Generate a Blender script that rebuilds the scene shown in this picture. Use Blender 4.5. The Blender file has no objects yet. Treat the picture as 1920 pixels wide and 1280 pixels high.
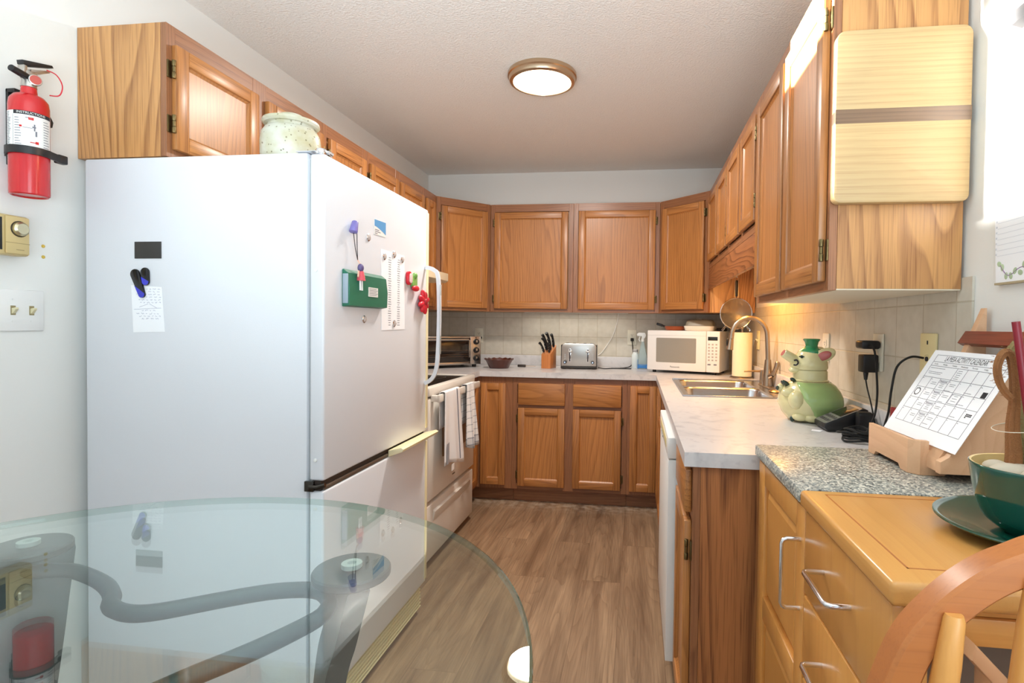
import bpy, bmesh, math, random
from mathutils import Vector, Matrix, Euler
from math import radians as RD, pi, sin, cos, sqrt

random.seed(7)
SC = bpy.context.scene
COL = SC.collection

# ------------------------------------------------------------------ room sizes (metres)
W = 2.473      # left wall x=0, right wall x=W
HC = 2.444     # ceiling height
UT, UB = 2.127, 1.331   # wall cabinets: top and bottom
CT = 0.9135    # worktop height
CS = 0.6115    # corner cabinet side
YF = -6.3      # wall behind the camera
F_ = 0.305     # depth of the wall cabinets

# ------------------------------------------------------------------ camera
cd = bpy.data.cameras.new('camera')
cam = bpy.data.objects.new('camera', cd)
COL.objects.link(cam)
yaw, pit, rol, f_px, pp_x, pp_y = -0.1319, -0.0217, 0.0127, 1019.6, 1060.2, 630.6
Fv = Vector((sin(yaw) * cos(pit), cos(yaw) * cos(pit), sin(pit)))
R0 = Vector((cos(yaw), -sin(yaw), 0))
U0 = R0.cross(Fv)
Rv = R0 * cos(rol) + U0 * sin(rol)
Uv = -R0 * sin(rol) + U0 * cos(rol)
mw = Matrix((Rv, Uv, -Fv)).transposed().to_4x4()
mw.translation = Vector((1.7125, -4.278, 1.2396))
cam.matrix_world = mw
cd.sensor_width = 36.0
cd.lens = f_px / 1920 * 36
cd.shift_x = (960 - pp_x) / 1920
cd.shift_y = (pp_y - 640) / 1920
cd.clip_start = 0.02
SC.camera = cam

# ------------------------------------------------------------------ view, world, big lights
vs = SC.view_settings
vs.view_transform = 'Standard'
vs.look = 'None'
vs.gamma = 1
vs.use_curve_mapping = False
vs.exposure = 0.2
SC.cycles.use_denoising = True
SC.cycles.max_bounces = 10
SC.cycles.diffuse_bounces = 5
SC.cycles.transparent_max_bounces = 16
SC.cycles.sample_clamp_indirect = 6

wd = bpy.data.worlds.new('world')
SC.world = wd
wd.use_nodes = True
bg = wd.node_tree.nodes['Background']
bg.inputs['Color'].default_value = (0.86, 0.93, 1.0, 1)
bg.inputs['Strength'].default_value = 0.5


def light(name, kind, loc, aim, power, color, size=None, size_y=None, spread=None, radius=None):
    d = bpy.data.lights.new(name, kind)
    d.energy = power
    d.color = color
    if kind == 'AREA':
        d.shape = 'RECTANGLE'
        d.size = size
        d.size_y = size_y or size
        if spread is not None:
            d.spread = spread
    if radius is not None:
        d.shadow_soft_size = radius
    o = bpy.data.objects.new(name, d)
    COL.objects.link(o)
    o.location = loc
    v = Vector(aim) - Vector(loc)
    o.rotation_euler = v.to_track_quat('-Z', 'Y').to_euler()
    return o


# daylight through the patio opening behind the camera
light('patio_daylight', 'AREA', (1.2, YF - 0.1, 1.35), (1.2, 0, 1.2), 9, (0.66, 0.84, 1.0), 2.1, 2.1)
# daylight through the window in the right wall, beside and behind the camera
light('side_window_daylight', 'AREA', (W + .08, -4.95, 1.5), (0, -4.6, 1.35), 18, (0.74, 0.90, 1.0), 1.1, 1.15)
# unseen fill added behind the camera, aimed up and forward to brighten the ceiling
light('ceiling_fill', 'AREA', (1.7, -4.75, 1.2), (1.4, -3.75, HC), 33, (0.80, 0.93, 1.0), 1.4, 0.8, RD(110))
# sunlight thrown back across the aisle by the glossy fridge door, onto the cabinet doors and the wall beside them
light('sun_glint_doors', 'AREA', (0.95, -2.575, 2.115), (2.148, -2.69, 2.055), 26, (1.0, 0.95, 0.86), 0.36, 0.17, RD(2.0))
light('sun_glint_wall', 'AREA', (0.95, -2.84, 1.95), (W, -3.04, 1.72), 2.2, (1.0, 0.97, 0.92), 0.20, 0.42, RD(4.0))


# ------------------------------------------------------------------ mesh collector
class M:
    def __init__(s):
        s.bm = bmesh.new()

    def add(s, b, mi=0, T=None):
        if T is not None:
            bmesh.ops.transform(b, matrix=T, verts=b.verts)
        for fc in b.faces:
            fc.material_index = mi
        me = bpy.data.meshes.new('tmp')
        b.to_mesh(me)
        b.free()
        s.bm.from_mesh(me)
        bpy.data.meshes.remove(me)
        return s

    def box(s, x0, x1, y0, y1, z0, z1, bev=0, seg=2, mi=0, T=None):
        b = bmesh.new()
        bmesh.ops.create_cube(b, size=1)
        for v in b.verts:
            v.co = Vector((x0 if v.co.x < 0 else x1, y0 if v.co.y < 0 else y1, z0 if v.co.z < 0 else z1))
        if bev:
            bmesh.ops.bevel(b, geom=b.edges[:], offset=bev, segments=seg, affect='EDGES', profile=0.5)
        return s.add(b, mi, T)

    def rbox(s, x0, x1, y0, y1, z0, z1, r, axis='y', seg=6, bev=0, mi=0, T=None, corners=(1, 1, 1, 1)):
        """a slab with rounded corners in the plane across axis"""
        a = {'y': (x0, x1, z0, z1), 'x': (y0, y1, z0, z1), 'z': (x0, x1, y0, y1)}[axis]
        poly = []
        for (cx, cy, a0), on in zip(((a[0] + r, a[2] + r, pi), (a[1] - r, a[2] + r, 1.5 * pi), (a[1] - r, a[3] - r, 0), (a[0] + r, a[3] - r, .5 * pi)), corners):
            if not on:
                sx = cx + (r if cos(a0 + pi / 4) > 0 else -r)
                sy = cy + (r if sin(a0 + pi / 4) > 0 else -r)
                poly.append((sx, sy))
                continue
            for k in range(seg + 1):
                t = a0 + k / seg * pi / 2
                poly.append((cx + r * cos(t), cy + r * sin(t)))
        lo, hi = {'y': (y0, y1), 'x': (x0, x1), 'z': (z0, z1)}[axis]
        return s.prism(poly, lo, hi, axis, mi, T, bev)

    def prism(s, poly, a0, a1, axis='z', mi=0, T=None, bev=0):
        b = bmesh.new()
        mk = {'z': lambda p, a: (p[0], p[1], a), 'y': lambda p, a: (p[0], a, p[1]), 'x': lambda p, a: (a, p[0], p[1])}[axis]
        v0 = [b.verts.new(mk(p, a0)) for p in poly]
        v1 = [b.verts.new(mk(p, a1)) for p in poly]
        n = len(poly)
        f0 = b.faces.new(v0)
        f1 = b.faces.new(v1[::-1])
        for i in range(n):
            b.faces.new((v0[i], v1[i], v1[(i + 1) % n], v0[(i + 1) % n]))
        bmesh.ops.recalc_face_normals(b, faces=b.faces)
        if bev:
            bmesh.ops.bevel(b, geom=list(set(f0.edges[:] + f1.edges[:])), offset=bev, segments=2, affect='EDGES', profile=0.5)
        return s.add(b, mi, T)

    def cyl(s, p0, p1, r0, r1=None, seg=24, mi=0, T=None, bev=0):
        r1 = r0 if r1 is None else r1
        p0, p1 = Vector(p0), Vector(p1)
        d = p1 - p0
        b = bmesh.new()
        bmesh.ops.create_cone(b, cap_ends=True, segments=seg, radius1=r0, radius2=r1, depth=d.length)
        if bev:
            ed = [e for e in b.edges if abs(e.verts[0].co.z - e.verts[1].co.z) < 1e-6]
            bmesh.ops.bevel(b, geom=ed, offset=bev, segments=2, affect='EDGES', profile=0.5)
        q = d.to_track_quat('Z', 'Y').to_matrix().to_4x4()
        q.translation = (p0 + p1) / 2
        bmesh.ops.transform(b, matrix=q, verts=b.verts)
        return s.add(b, mi, T)

    def lathe(s, prof, c=(0, 0, 0), seg=40, mi=0, T=None, a0=0, a1=2 * pi):
        b = bmesh.new()
        full = abs(a1 - a0 - 2 * pi) < 1e-6
        n = seg if full else seg + 1
        rings = []
        for r, z in prof:
            if r < 1e-6:
                rings.append([b.verts.new((c[0], c[1], c[2] + z))])
            else:
                rings.append([b.verts.new((c[0] + r * cos(a0 + (a1 - a0) * k / seg), c[1] + r * sin(a0 + (a1 - a0) * k / seg), c[2] + z)) for k in range(n)])
        for A, B in zip(rings, rings[1:]):
            for k in range(seg):
                k2 = (k + 1) % n
                if len(A) == 1 and len(B) == 1:
                    continue
                if len(A) == 1:
                    b.faces.new((A[0], B[k2], B[k]))
                elif len(B) == 1:
                    b.faces.new((A[k], A[k2], B[0]))
                else:
                    b.faces.new((A[k], A[k2], B[k2], B[k]))
        bmesh.ops.recalc_face_normals(b, faces=b.faces)
        return s.add(b, mi, T)

    def tube(s, pts, r, seg=10, closed=False, mi=0, T=None, sec=None, up=None):
        """sweep a round (or sec=[(a,b)...]) section along pts; r may be a list"""
        pts = [Vector(p) for p in pts]
        n = len(pts)
        rr = r if isinstance(r, (list, tuple)) else [r] * n
        sec = sec or [(cos(2 * pi * k / seg), sin(2 * pi * k / seg)) for k in range(seg)]
        m = len(sec)
        b = bmesh.new()
        rings = []
        prev = None
        for i, p in enumerate(pts):
            if closed:
                t = pts[(i + 1) % n] - pts[i - 1]
            else:
                t = pts[min(i + 1, n - 1)] - pts[max(i - 1, 0)]
            t = t.normalized() if t.length > 1e-9 else Vector((0, 0, 1))
            if up is not None:
                a = (Vector(up) - t * t.dot(Vector(up))).normalized()
            elif prev is None:
                ref = Vector((0, 0, 1)) if abs(t.z) < 0.9 else Vector((1, 0, 0))
                a = (ref - t * t.dot(ref)).normalized()
            else:
                a = prev - t * t.dot(prev)
                a = a.normalized() if a.length > 1e-6 else Vector((1, 0, 0))
            prev = a
            c = t.cross(a)
            rings.append([b.verts.new(p + (a * q[0] + c * q[1]) * rr[i]) for q in sec])
        for i in range(n if closed else n - 1):
            A, B = rings[i], rings[(i + 1) % n]
            for k in range(m):
                b.faces.new((A[k], A[(k + 1) % m], B[(k + 1) % m], B[k]))
        if not closed:
            b.faces.new(rings[0][::-1])
            b.faces.new(rings[-1])
        bmesh.ops.recalc_face_normals(b, faces=b.faces)
        return s.add(b, mi, T)

    def ell(s, c, r, mi=0, T=None, R=None, u=24, v=14):
        b = bmesh.new()
        bmesh.ops.create_uvsphere(b, u_segments=u, v_segments=v, radius=1)
        r = (r, r, r) if isinstance(r, (int, float)) else r
        X = Matrix.Translation(c) @ (R.to_4x4() if R is not None else Matrix.Identity(4)) @ Matrix.Diagonal((r[0], r[1], r[2], 1))
        bmesh.ops.transform(b, matrix=X, verts=b.verts)
        return s.add(b, mi, T)

    def quad(s, *p, mi=0, T=None):
        b = bmesh.new()
        b.faces.new([b.verts.new(q) for q in p])
        return s.add(b, mi, T)

    def grid(s, fn, nu, nv, mi=0, T=None, closed_u=False):
        b = bmesh.new()
        V = [[b.verts.new(fn(i / (nu - 1 if not closed_u else nu), j / (nv - 1))) for j in range(nv)] for i in range(nu)]
        for i in range(nu if closed_u else nu - 1):
            for j in range(nv - 1):
                b.faces.new((V[i][j], V[(i + 1) % nu][j], V[(i + 1) % nu][j + 1], V[i][j + 1]))
        return s.add(b, mi, T)


def ob(name, m, mats, parent=None, off=None, loc=None, rot=None, ang=35):
    me = bpy.data.meshes.new(name)
    if off is not None:
        bmesh.ops.transform(m.bm, matrix=Matrix.Translation(-Vector(off)), verts=m.bm.verts)
    m.bm.to_mesh(me)
    m.bm.free()
    for x in (mats if isinstance(mats, (list, tuple)) else [mats]):
        me.materials.append(x)
    me.shade_smooth()
    me.set_sharp_from_angle(angle=RD(ang))
    o = bpy.data.objects.new(name, me)
    COL.objects.link(o)
    if parent is not None:
        o.parent = parent
    if loc is not None:
        o.location = loc
    if rot is not None:
        o.rotation_euler = rot
    return o


def tag(o, label, cat, group=None):
    o['label'] = label
    o['category'] = cat
    if group:
        o['group'] = group
    return o


def thing(name, label, cat, loc=(0, 0, 0), rz=0, group=None, rot=None):
    o = bpy.data.objects.new(name, None)
    COL.objects.link(o)
    o.empty_display_size = 0.05
    o.location = loc
    o.rotation_euler = rot or (0, 0, rz)
    return tag(o, label, cat, group)


def single(name, m, mats, label, cat, loc, group=None, rot=None, local=False, ang=35):
    o = ob(name, m, mats, None, None if local else loc, loc, rot, ang)
    return tag(o, label, cat, group)


def structure(name, m, mats, label=None):
    o = ob(name, m, mats)
    o['kind'] = 'structure'
    if label:
        o['label'] = label
        o['category'] = name.split('_')[0]
    return o


def spline(P, n=8, closed=False):
    P = [Vector(p) for p in P]
    out = []
    N = len(P)
    for i in range(N if closed else N - 1):
        if closed:
            a, b, c, d = P[i - 1], P[i], P[(i + 1) % N], P[(i + 2) % N]
        else:
            a, b, c, d = P[max(i - 1, 0)], P[i], P[i + 1], P[min(i + 2, N - 1)]
        for k in range(n):
            t = k / n
            out.append(0.5 * (2 * b + (c - a) * t + (2 * a - 5 * b + 4 * c - d) * t * t + (3 * b - a - 3 * c + d) * t ** 3))
    if not closed:
        out.append(P[-1])
    return out


def text_mesh(body, size, align='CENTER'):
    cu = bpy.data.curves.new('lettering', 'FONT')
    cu.body = body
    cu.size = size
    cu.align_x = align
    cu.align_y = 'CENTER'
    o = bpy.data.objects.new('lettering_tmp', cu)
    COL.objects.link(o)
    dg = bpy.context.evaluated_depsgraph_get()
    me = bpy.data.meshes.new_from_object(o.evaluated_get(dg))
    bpy.data.objects.remove(o)
    bpy.data.curves.remove(cu)
    return me


def add_text(m, body, size, T, align='CENTER', mi=0, fn=None, sx=1.0):
    me = text_mesh(body, size, align)
    b = bmesh.new()
    b.from_mesh(me)
    bpy.data.meshes.remove(me)
    for v in b.verts:
        v.co.x *= sx
    if fn:
        for v in b.verts:
            v.co = fn(v.co)
    m.add(b, mi, T)


# ------------------------------------------------------------------ materials
def newmat(name):
    m = bpy.data.materials.new(name)
    m.use_nodes = True
    nt = m.node_tree
    return m, nt, nt.nodes['Principled BSDF']


def S(v):
    """sRGB 0-255 to linear"""
    return tuple(((x / 255) / 12.92 if x / 255 <= .04045 else ((x / 255 + .055) / 1.055) ** 2.4) for x in v) + (1,)


def plain(name, rgb, rough=.5, metal=0, spec=None, bump=0, bscale=200, trans=0, coat=0, emit=0, var=0):
    m, nt, p = newmat(name)
    c = S(rgb)
    p.inputs['Base Color'].default_value = c
    p.inputs['Roughness'].default_value = rough
    p.inputs['Metallic'].default_value = metal
    if spec is not None:
        p.inputs['Specular IOR Level'].default_value = spec
    if trans:
        p.inputs['Transmission Weight'].default_value = trans
    if coat:
        p.inputs['Coat Weight'].default_value = coat
        p.inputs['Coat Roughness'].default_value = .05
    if emit:
        p.inputs['Emission Color'].default_value = c
        p.inputs['Emission Strength'].default_value = emit
    N, L = nt.nodes, nt.links
    if bump or var:
        tc = N.new('ShaderNodeTexCoord')
        no = N.new('ShaderNodeTexNoise')
        no.inputs['Scale'].default_value = bscale
        no.inputs['Detail'].default_value = 3
        L.new(tc.outputs['Object'], no.inputs['Vector'])
        if bump:
            bp = N.new('ShaderNodeBump')
            bp.inputs['Strength'].default_value = bump
            bp.inputs['Distance'].default_value = .003
            L.new(no.outputs['Fac'], bp.inputs['Height'])
            L.new(bp.outputs['Normal'], p.inputs['Normal'])
        if var:
            n2 = N.new('ShaderNodeTexNoise')
            n2.inputs['Scale'].default_value = 9
            n2.inputs['Detail'].default_value = 4
            L.new(tc.outputs['Object'], n2.inputs['Vector'])
            mx = N.new('ShaderNodeMix')
            mx.data_type = 'RGBA'
            mx.inputs['A'].default_value = tuple(x * (1 - var) for x in c[:3]) + (1,)
            mx.inputs['B'].default_value = tuple(min(1, x * (1 + var)) for x in c[:3]) + (1,)
            L.new(n2.outputs['Fac'], mx.inputs['Factor'])
            L.new(mx.outputs['Result'], p.inputs['Base Color'])
    return m


def nd(nt, kind, **kw):
    n = nt.nodes.new('ShaderNode' + kind)
    for k, v in kw.items():
        setattr(n, k, v)
    return n


def wood(name, light_, dark, axis='z', ring=75, contrast=.75, pores=.35, rough=.38, stretch=.16, wob=.2, seed=0, coat=.15, per_object=True, bend=3.0, jit=1.6):
    """flat-sawn wood: rings round the board's long axis, bent by stretched noise, with fine pores along the grain"""
    m, nt, p = newmat(name)
    L = nt.links
    tc = nd(nt, 'TexCoord')
    oi = nd(nt, 'ObjectInfo')
    base = nd(nt, 'VectorMath', operation='ADD')
    L.new(tc.outputs['Object'], base.inputs[0])
    cv = nd(nt, 'CombineXYZ')
    mul = nd(nt, 'Math', operation='MULTIPLY_ADD')
    mul.inputs[1].default_value = 0.5 if per_object else 0
    mul.inputs[2].default_value = -0.25 + seed * .37
    L.new(oi.outputs['Random'], mul.inputs[0])
    mul2 = nd(nt, 'Math', operation='MULTIPLY_ADD')
    mul2.inputs[1].default_value = 17.0 if per_object else 0
    mul2.inputs[2].default_value = seed * 3.1
    L.new(oi.outputs['Random'], mul2.inputs[0])
    order = {'z': ('X', 'Y', 'Z'), 'x': ('Z', 'Y', 'X'), 'y': ('X', 'Z', 'Y')}[axis]
    L.new(mul.outputs[0], cv.inputs[order[0]])
    L.new(mul2.outputs[0], cv.inputs[order[2]])
    L.new(cv.outputs[0], base.inputs[1])
    sc = {'z': (1, 1, stretch), 'x': (stretch, 1, 1), 'y': (1, stretch, 1)}[axis]
    st = nd(nt, 'VectorMath', operation='MULTIPLY')
    st.inputs[1].default_value = sc
    L.new(base.outputs[0], st.inputs[0])
    no = nd(nt, 'TexNoise')
    no.inputs['Scale'].default_value = bend
    no.inputs['Detail'].default_value = 2.5
    no.inputs['Roughness'].default_value = .45
    L.new(st.outputs[0], no.inputs['Vector'])
    off = nd(nt, 'VectorMath', operation='MULTIPLY_ADD')
    off.inputs[1].default_value = (wob * 2,) * 3
    off.inputs[2].default_value = (-wob,) * 3
    L.new(no.outputs['Color'], off.inputs[0])
    ad = nd(nt, 'VectorMath', operation='ADD')
    L.new(base.outputs[0], ad.inputs[0])
    L.new(off.outputs[0], ad.inputs[1])
    fl = nd(nt, 'VectorMath', operation='MULTIPLY')
    fl.inputs[1].default_value = {'z': (1, .8, 0), 'x': (0, .8, 1), 'y': (1, 0, .8)}[axis]
    L.new(ad.outputs[0], fl.inputs[0])
    ln = nd(nt, 'VectorMath', operation='LENGTH')
    L.new(fl.outputs[0], ln.inputs[0])
    n4 = nd(nt, 'TexNoise')
    n4.inputs['Scale'].default_value = 11
    n4.inputs['Detail'].default_value = 3
    L.new(st.outputs[0], n4.inputs['Vector'])
    k4 = nd(nt, 'Math', operation='MULTIPLY')
    k4.inputs[1].default_value = jit
    L.new(n4.outputs['Fac'], k4.inputs[0])
    rg = nd(nt, 'Math', operation='MULTIPLY_ADD')
    rg.inputs[1].default_value = ring
    L.new(ln.outputs['Value'], rg.inputs[0])
    L.new(k4.outputs[0], rg.inputs[2])
    fr = nd(nt, 'Math', operation='FRACT')
    L.new(rg.outputs[0], fr.inputs[0])
    rp = nd(nt, 'ValToRGB')
    e = rp.color_ramp.elements
    e[0].position, e[0].color = 0, (0, 0, 0, 1)
    e[1].position, e[1].color = 1, (.05, .05, .05, 1)
    e2 = e.new(.5); e2.color = (.22, .22, .22, 1)
    e3 = e.new(.9); e3.color = (1, 1, 1, 1)
    L.new(fr.outputs[0], rp.inputs[0])
    # pores
    pm = nd(nt, 'VectorMath', operation='MULTIPLY')
    pm.inputs[1].default_value = {'z': (1, 1, .02), 'x': (.02, 1, 1), 'y': (1, .02, 1)}[axis]
    L.new(base.outputs[0], pm.inputs[0])
    pn = nd(nt, 'TexNoise')
    pn.inputs['Scale'].default_value = 330
    pn.inputs['Detail'].default_value = 2
    L.new(pm.outputs[0], pn.inputs['Vector'])
    pr = nd(nt, 'MapRange')
    pr.inputs['From Min'].default_value = .5
    pr.inputs['From Max'].default_value = .72
    L.new(pn.outputs['Fac'], pr.inputs['Value'])
    # broad tone
    bn = nd(nt, 'TexNoise')
    bn.inputs['Scale'].default_value = 6
    bn.inputs['Detail'].default_value = 3
    L.new(st.outputs[0], bn.inputs['Vector'])
    s1 = nd(nt, 'Math', operation='MULTIPLY'); s1.inputs[1].default_value = contrast
    L.new(rp.outputs[0], s1.inputs[0])
    s2 = nd(nt, 'Math', operation='MULTIPLY_ADD'); s2.inputs[1].default_value = pores
    L.new(pr.outputs['Result'], s2.inputs[0])
    L.new(s1.outputs[0], s2.inputs[2])
    s3 = nd(nt, 'Math', operation='MULTIPLY_ADD'); s3.inputs[1].default_value = .5
    L.new(bn.outputs['Fac'], s3.inputs[0])
    L.new(s2.outputs[0], s3.inputs[2])
    s4 = nd(nt, 'Math', operation='SUBTRACT', use_clamp=True); s4.inputs[1].default_value = .18
    L.new(s3.outputs[0], s4.inputs[0])
    mx = nd(nt, 'Mix', data_type='RGBA')
    mx.inputs['A'].default_value = S(light_)
    mx.inputs['B'].default_value = S(dark)
    L.new(s4.outputs[0], mx.inputs['Factor'])
    hs = nd(nt, 'HueSaturation')
    vv = nd(nt, 'Math', operation='MULTIPLY_ADD')
    vv.inputs[1].default_value = .18 if per_object else 0
    vv.inputs[2].default_value = .91 if per_object else 1
    L.new(oi.outputs['Random'], vv.inputs[0])
    L.new(vv.outputs[0], hs.inputs['Value'])
    L.new(mx.outputs['Result'], hs.inputs['Color'])
    L.new(hs.outputs[0], p.inputs['Base Color'])
    bp = nd(nt, 'Bump')
    bp.inputs['Strength'].default_value = .12
    bp.inputs['Distance'].default_value = .001
    bp.invert = True
    L.new(s2.outputs[0], bp.inputs['Height'])
    L.new(bp.outputs['Normal'], p.inputs['Normal'])
    p.inputs['Roughness'].default_value = rough
    p.inputs['Coat Weight'].default_value = coat
    p.inputs['Coat Roughness'].default_value = .25
    return m


OAK_L, OAK_D = (187, 126, 68), (128, 76, 36)
oak_v = wood('oak_vertical', OAK_L, OAK_D, 'z', contrast=.42, ring=42, pores=.5)
oak_h = wood('oak_horizontal', OAK_L, OAK_D, 'x', contrast=.42, ring=42, pores=.5)
oak_frame_v = wood('oak_frame_vertical', (158, 106, 70), (104, 64, 40), 'z', contrast=.35, ring=50, pores=.5)
oak_frame_h = wood('oak_frame_horizontal', (158, 106, 70), (104, 64, 40), 'x', contrast=.35, ring=50, pores=.5)
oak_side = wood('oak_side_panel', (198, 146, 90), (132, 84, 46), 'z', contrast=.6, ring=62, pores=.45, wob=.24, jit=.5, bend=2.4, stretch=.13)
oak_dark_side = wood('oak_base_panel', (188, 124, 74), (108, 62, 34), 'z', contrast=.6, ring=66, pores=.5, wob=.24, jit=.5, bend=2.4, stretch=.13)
oak_panel = wood('oak_panel', OAK_L, OAK_D, 'z', contrast=.42, ring=46, pores=.4, wob=.3, jit=.7, bend=2.6, stretch=.14)
beech = wood('beech', (216, 154, 80), (194, 130, 62), 'z', contrast=.25, ring=40, pores=.15, rough=.3, coat=.3)
beech_y = wood('beech_top', (216, 158, 86), (196, 134, 68), 'y', contrast=.25, ring=40, pores=.15, rough=.28, coat=.3)
maple_board = wood('maple_board', (188, 160, 114), (158, 122, 78), 'x', contrast=.3, ring=60, pores=.35, rough=.5, stretch=.04, wob=.12, coat=0)
walnut = wood('walnut', (118, 92, 70), (78, 58, 44), 'x', contrast=.4, pores=.3, coat=0)
pink_wood = wood('pale_birch', (222, 178, 140), (202, 152, 114), 'y', contrast=.3, ring=40, pores=.15, coat=0, rough=.5)
red_wood = wood('red_stained_wood', (134, 62, 44), (92, 38, 28), 'y', contrast=.3, ring=40, coat=.2)
chair_wood = wood('chair_wood', (186, 112, 54), (156, 88, 40), 'x', contrast=.2, ring=24, pores=.25, rough=.4)
spindle_wood = wood('spindle_wood', (218, 156, 82), (194, 130, 62), 'z', contrast=.3, ring=60, pores=.2)
block_wood = wood('knife_block_wood', (204, 130, 74), (176, 104, 54), 'z', contrast=.3, ring=60)

white_enamel = plain('white_enamel', (222, 224, 229), .32, bump=.08, bscale=420)
white_plastic = plain('white_plastic', (236, 235, 232), .4)
bisque = plain('bisque_enamel', (228, 222, 212), .3)
cream_plastic = plain('cream_plastic', (232, 224, 190), .45)
cream_plate = plain('cream_plate', (226, 212, 160), .5)
almond = plain('almond_plate', (226, 222, 204), .5)
yellow_grille = plain('yellowed_grille', (232, 222, 176), .5)
gasket = plain('grey_gasket', (176, 180, 178), .6)
dark_gap = plain('dark_gap', (60, 48, 40), .7)
black = plain('black_plastic', (22, 22, 24), .4)
black_gloss = plain('black_gloss', (14, 14, 16), .12)
rubber = plain('black_rubber', (18, 18, 18), .7)
chrome = plain('chrome', (225, 225, 228), .12, 1)
steel = plain('brushed_steel', (196, 192, 186), .3, 1)
sink_steel = plain('sink_steel', (190, 192, 196), .24, 1)
nickel = plain('brushed_nickel', (176, 160, 142), .3, 1)
brass_old = plain('antique_brass', (120, 104, 70), .42, 1)
table_metal = plain('table_metal', (66, 68, 66), .45, .5)
wall_paint = plain('wall_paint', (234, 234, 230), .85, bump=.06, bscale=260)
red_paint = plain('red_paint', (196, 24, 30), .25, coat=.4)
label_white = plain('label_white', (236, 234, 230), .5)
paper = plain('paper', (246, 247, 250), .8)
ink = plain('ink', (40, 40, 46), .8)
ink_grey = plain('ink_grey', (120, 120, 130), .8)
ink_blue = plain('ink_blue', (78, 78, 140), .8)
gold_plastic = plain('gold_thermostat', (208, 186, 132), .45, .15)
green_glaze = plain('green_glaze', (14, 76, 62), .12, coat=.5)
cream_glaze = plain('cream_glaze', (244, 214, 150), .25)
pig_cream = plain('pig_cream', (226, 218, 166), .16, coat=.4, var=.12)
pig_green = plain('pig_green', (164, 192, 124), .16, coat=.4, var=.25)
pig_hat = plain('pig_hat_green', (50, 142, 92), .16, coat=.4, var=.15)
pig_pink = plain('pig_pink', (190, 104, 100), .25, coat=.3)
pig_dark = plain('pig_dark', (30, 52, 46), .2, coat=.3)
wallet_green = plain('wallet_green', (22, 104, 80), .5, bump=.1, bscale=600)
towel_white = plain('towel_white', (238, 236, 236), .95, bump=.5, bscale=700)
brown_glaze = plain('brown_glaze', (84, 40, 28), .3, coat=.3, var=.2)
copper = plain('copper_pan', (176, 92, 54), .3, .5)
cloth_red = plain('magnet_red', (206, 26, 46), .4)
pebble = plain('pebble', (196, 184, 164), .7, var=.15)
cactus_m = plain('dry_cactus', (150, 100, 58), .9, bump=.8, bscale=500, var=.3)
cactus_g = plain('dry_cactus_green', (140, 124, 78), .9, bump=.8, bscale=500, var=.3)
stick_red = plain('dark_red_stick', (128, 20, 36), .4)
purple = plain('purple_plastic', (120, 112, 178), .4)
towel_paper = plain('kitchen_paper', (244, 232, 200), .95, bump=.3, bscale=300)
bluish_liquid = plain('blue_liquid', (60, 130, 200), .2)
lid_clear = plain('translucent_lid', (206, 200, 180), .3, trans=.55)
bottle_clear = plain('translucent_bottle', (214, 232, 232), .25, trans=.6)


def tile_material(name, u, u0, v0):
    m, nt, p = newmat(name)
    L = nt.links
    tc = nd(nt, 'TexCoord')
    sx = nd(nt, 'SeparateXYZ')
    L.new(tc.outputs['Object'], sx.inputs[0])
    cb = nd(nt, 'CombineXYZ')
    a = nd(nt, 'Math', operation='SUBTRACT'); a.inputs[1].default_value = u0
    b = nd(nt, 'Math', operation='SUBTRACT'); b.inputs[1].default_value = v0
    L.new(sx.outputs[u], a.inputs[0]); L.new(sx.outputs['Z'], b.inputs[0])
    L.new(a.outputs[0], cb.inputs['X']); L.new(b.outputs[0], cb.inputs['Y'])
    br = nd(nt, 'TexBrick')
    br.offset = 0
    br.inputs['Scale'].default_value = 1
    br.inputs['Brick Width'].default_value = .1512
    br.inputs['Row Height'].default_value = .147
    br.inputs['Mortar Size'].default_value = .0022
    br.inputs['Mortar Smooth'].default_value = .35
    br.inputs['Color1'].default_value = S((212, 206, 192))
    br.inputs['Color2'].default_value = S((203, 197, 182))
    br.inputs['Mortar'].default_value = S((190, 180, 160))
    L.new(cb.outputs[0], br.inputs['Vector'])
    no = nd(nt, 'TexNoise'); no.inputs['Scale'].default_value = 26; no.inputs['Detail'].default_value = 5
    L.new(tc.outputs['Object'], no.inputs['Vector'])
    mx = nd(nt, 'Mix', data_type='RGBA', blend_type='MULTIPLY')
    mx.inputs['Factor'].default_value = .35
    rp = nd(nt, 'ValToRGB')
    rp.color_ramp.elements[0].position = .3; rp.color_ramp.elements[0].color = (.72, .7, .66, 1)
    rp.color_ramp.elements[1].position = .65; rp.color_ramp.elements[1].color = (1, 1, 1, 1)
    L.new(no.outputs['Fac'], rp.inputs[0])
    L.new(br.outputs['Color'], mx.inputs['A']); L.new(rp.outputs[0], mx.inputs['B'])
    L.new(mx.outputs['Result'], p.inputs['Base Color'])
    bp = nd(nt, 'Bump'); bp.inputs['Strength'].default_value = .5; bp.inputs['Distance'].default_value = .003; bp.invert = True
    L.new(br.outputs['Fac'], bp.inputs['Height'])
    L.new(bp.outputs['Normal'], p.inputs['Normal'])
    p.inputs['Roughness'].default_value = .42
    return m


tile_back = tile_material('wall_tiles_back', 'X', .793 - .1512 * 6, 1.29 - .147 * 3)
tile_right = tile_material('wall_tiles_right', 'Y', -2.714 - .1512 * 3, 1.305 - .147 * 3)


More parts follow.
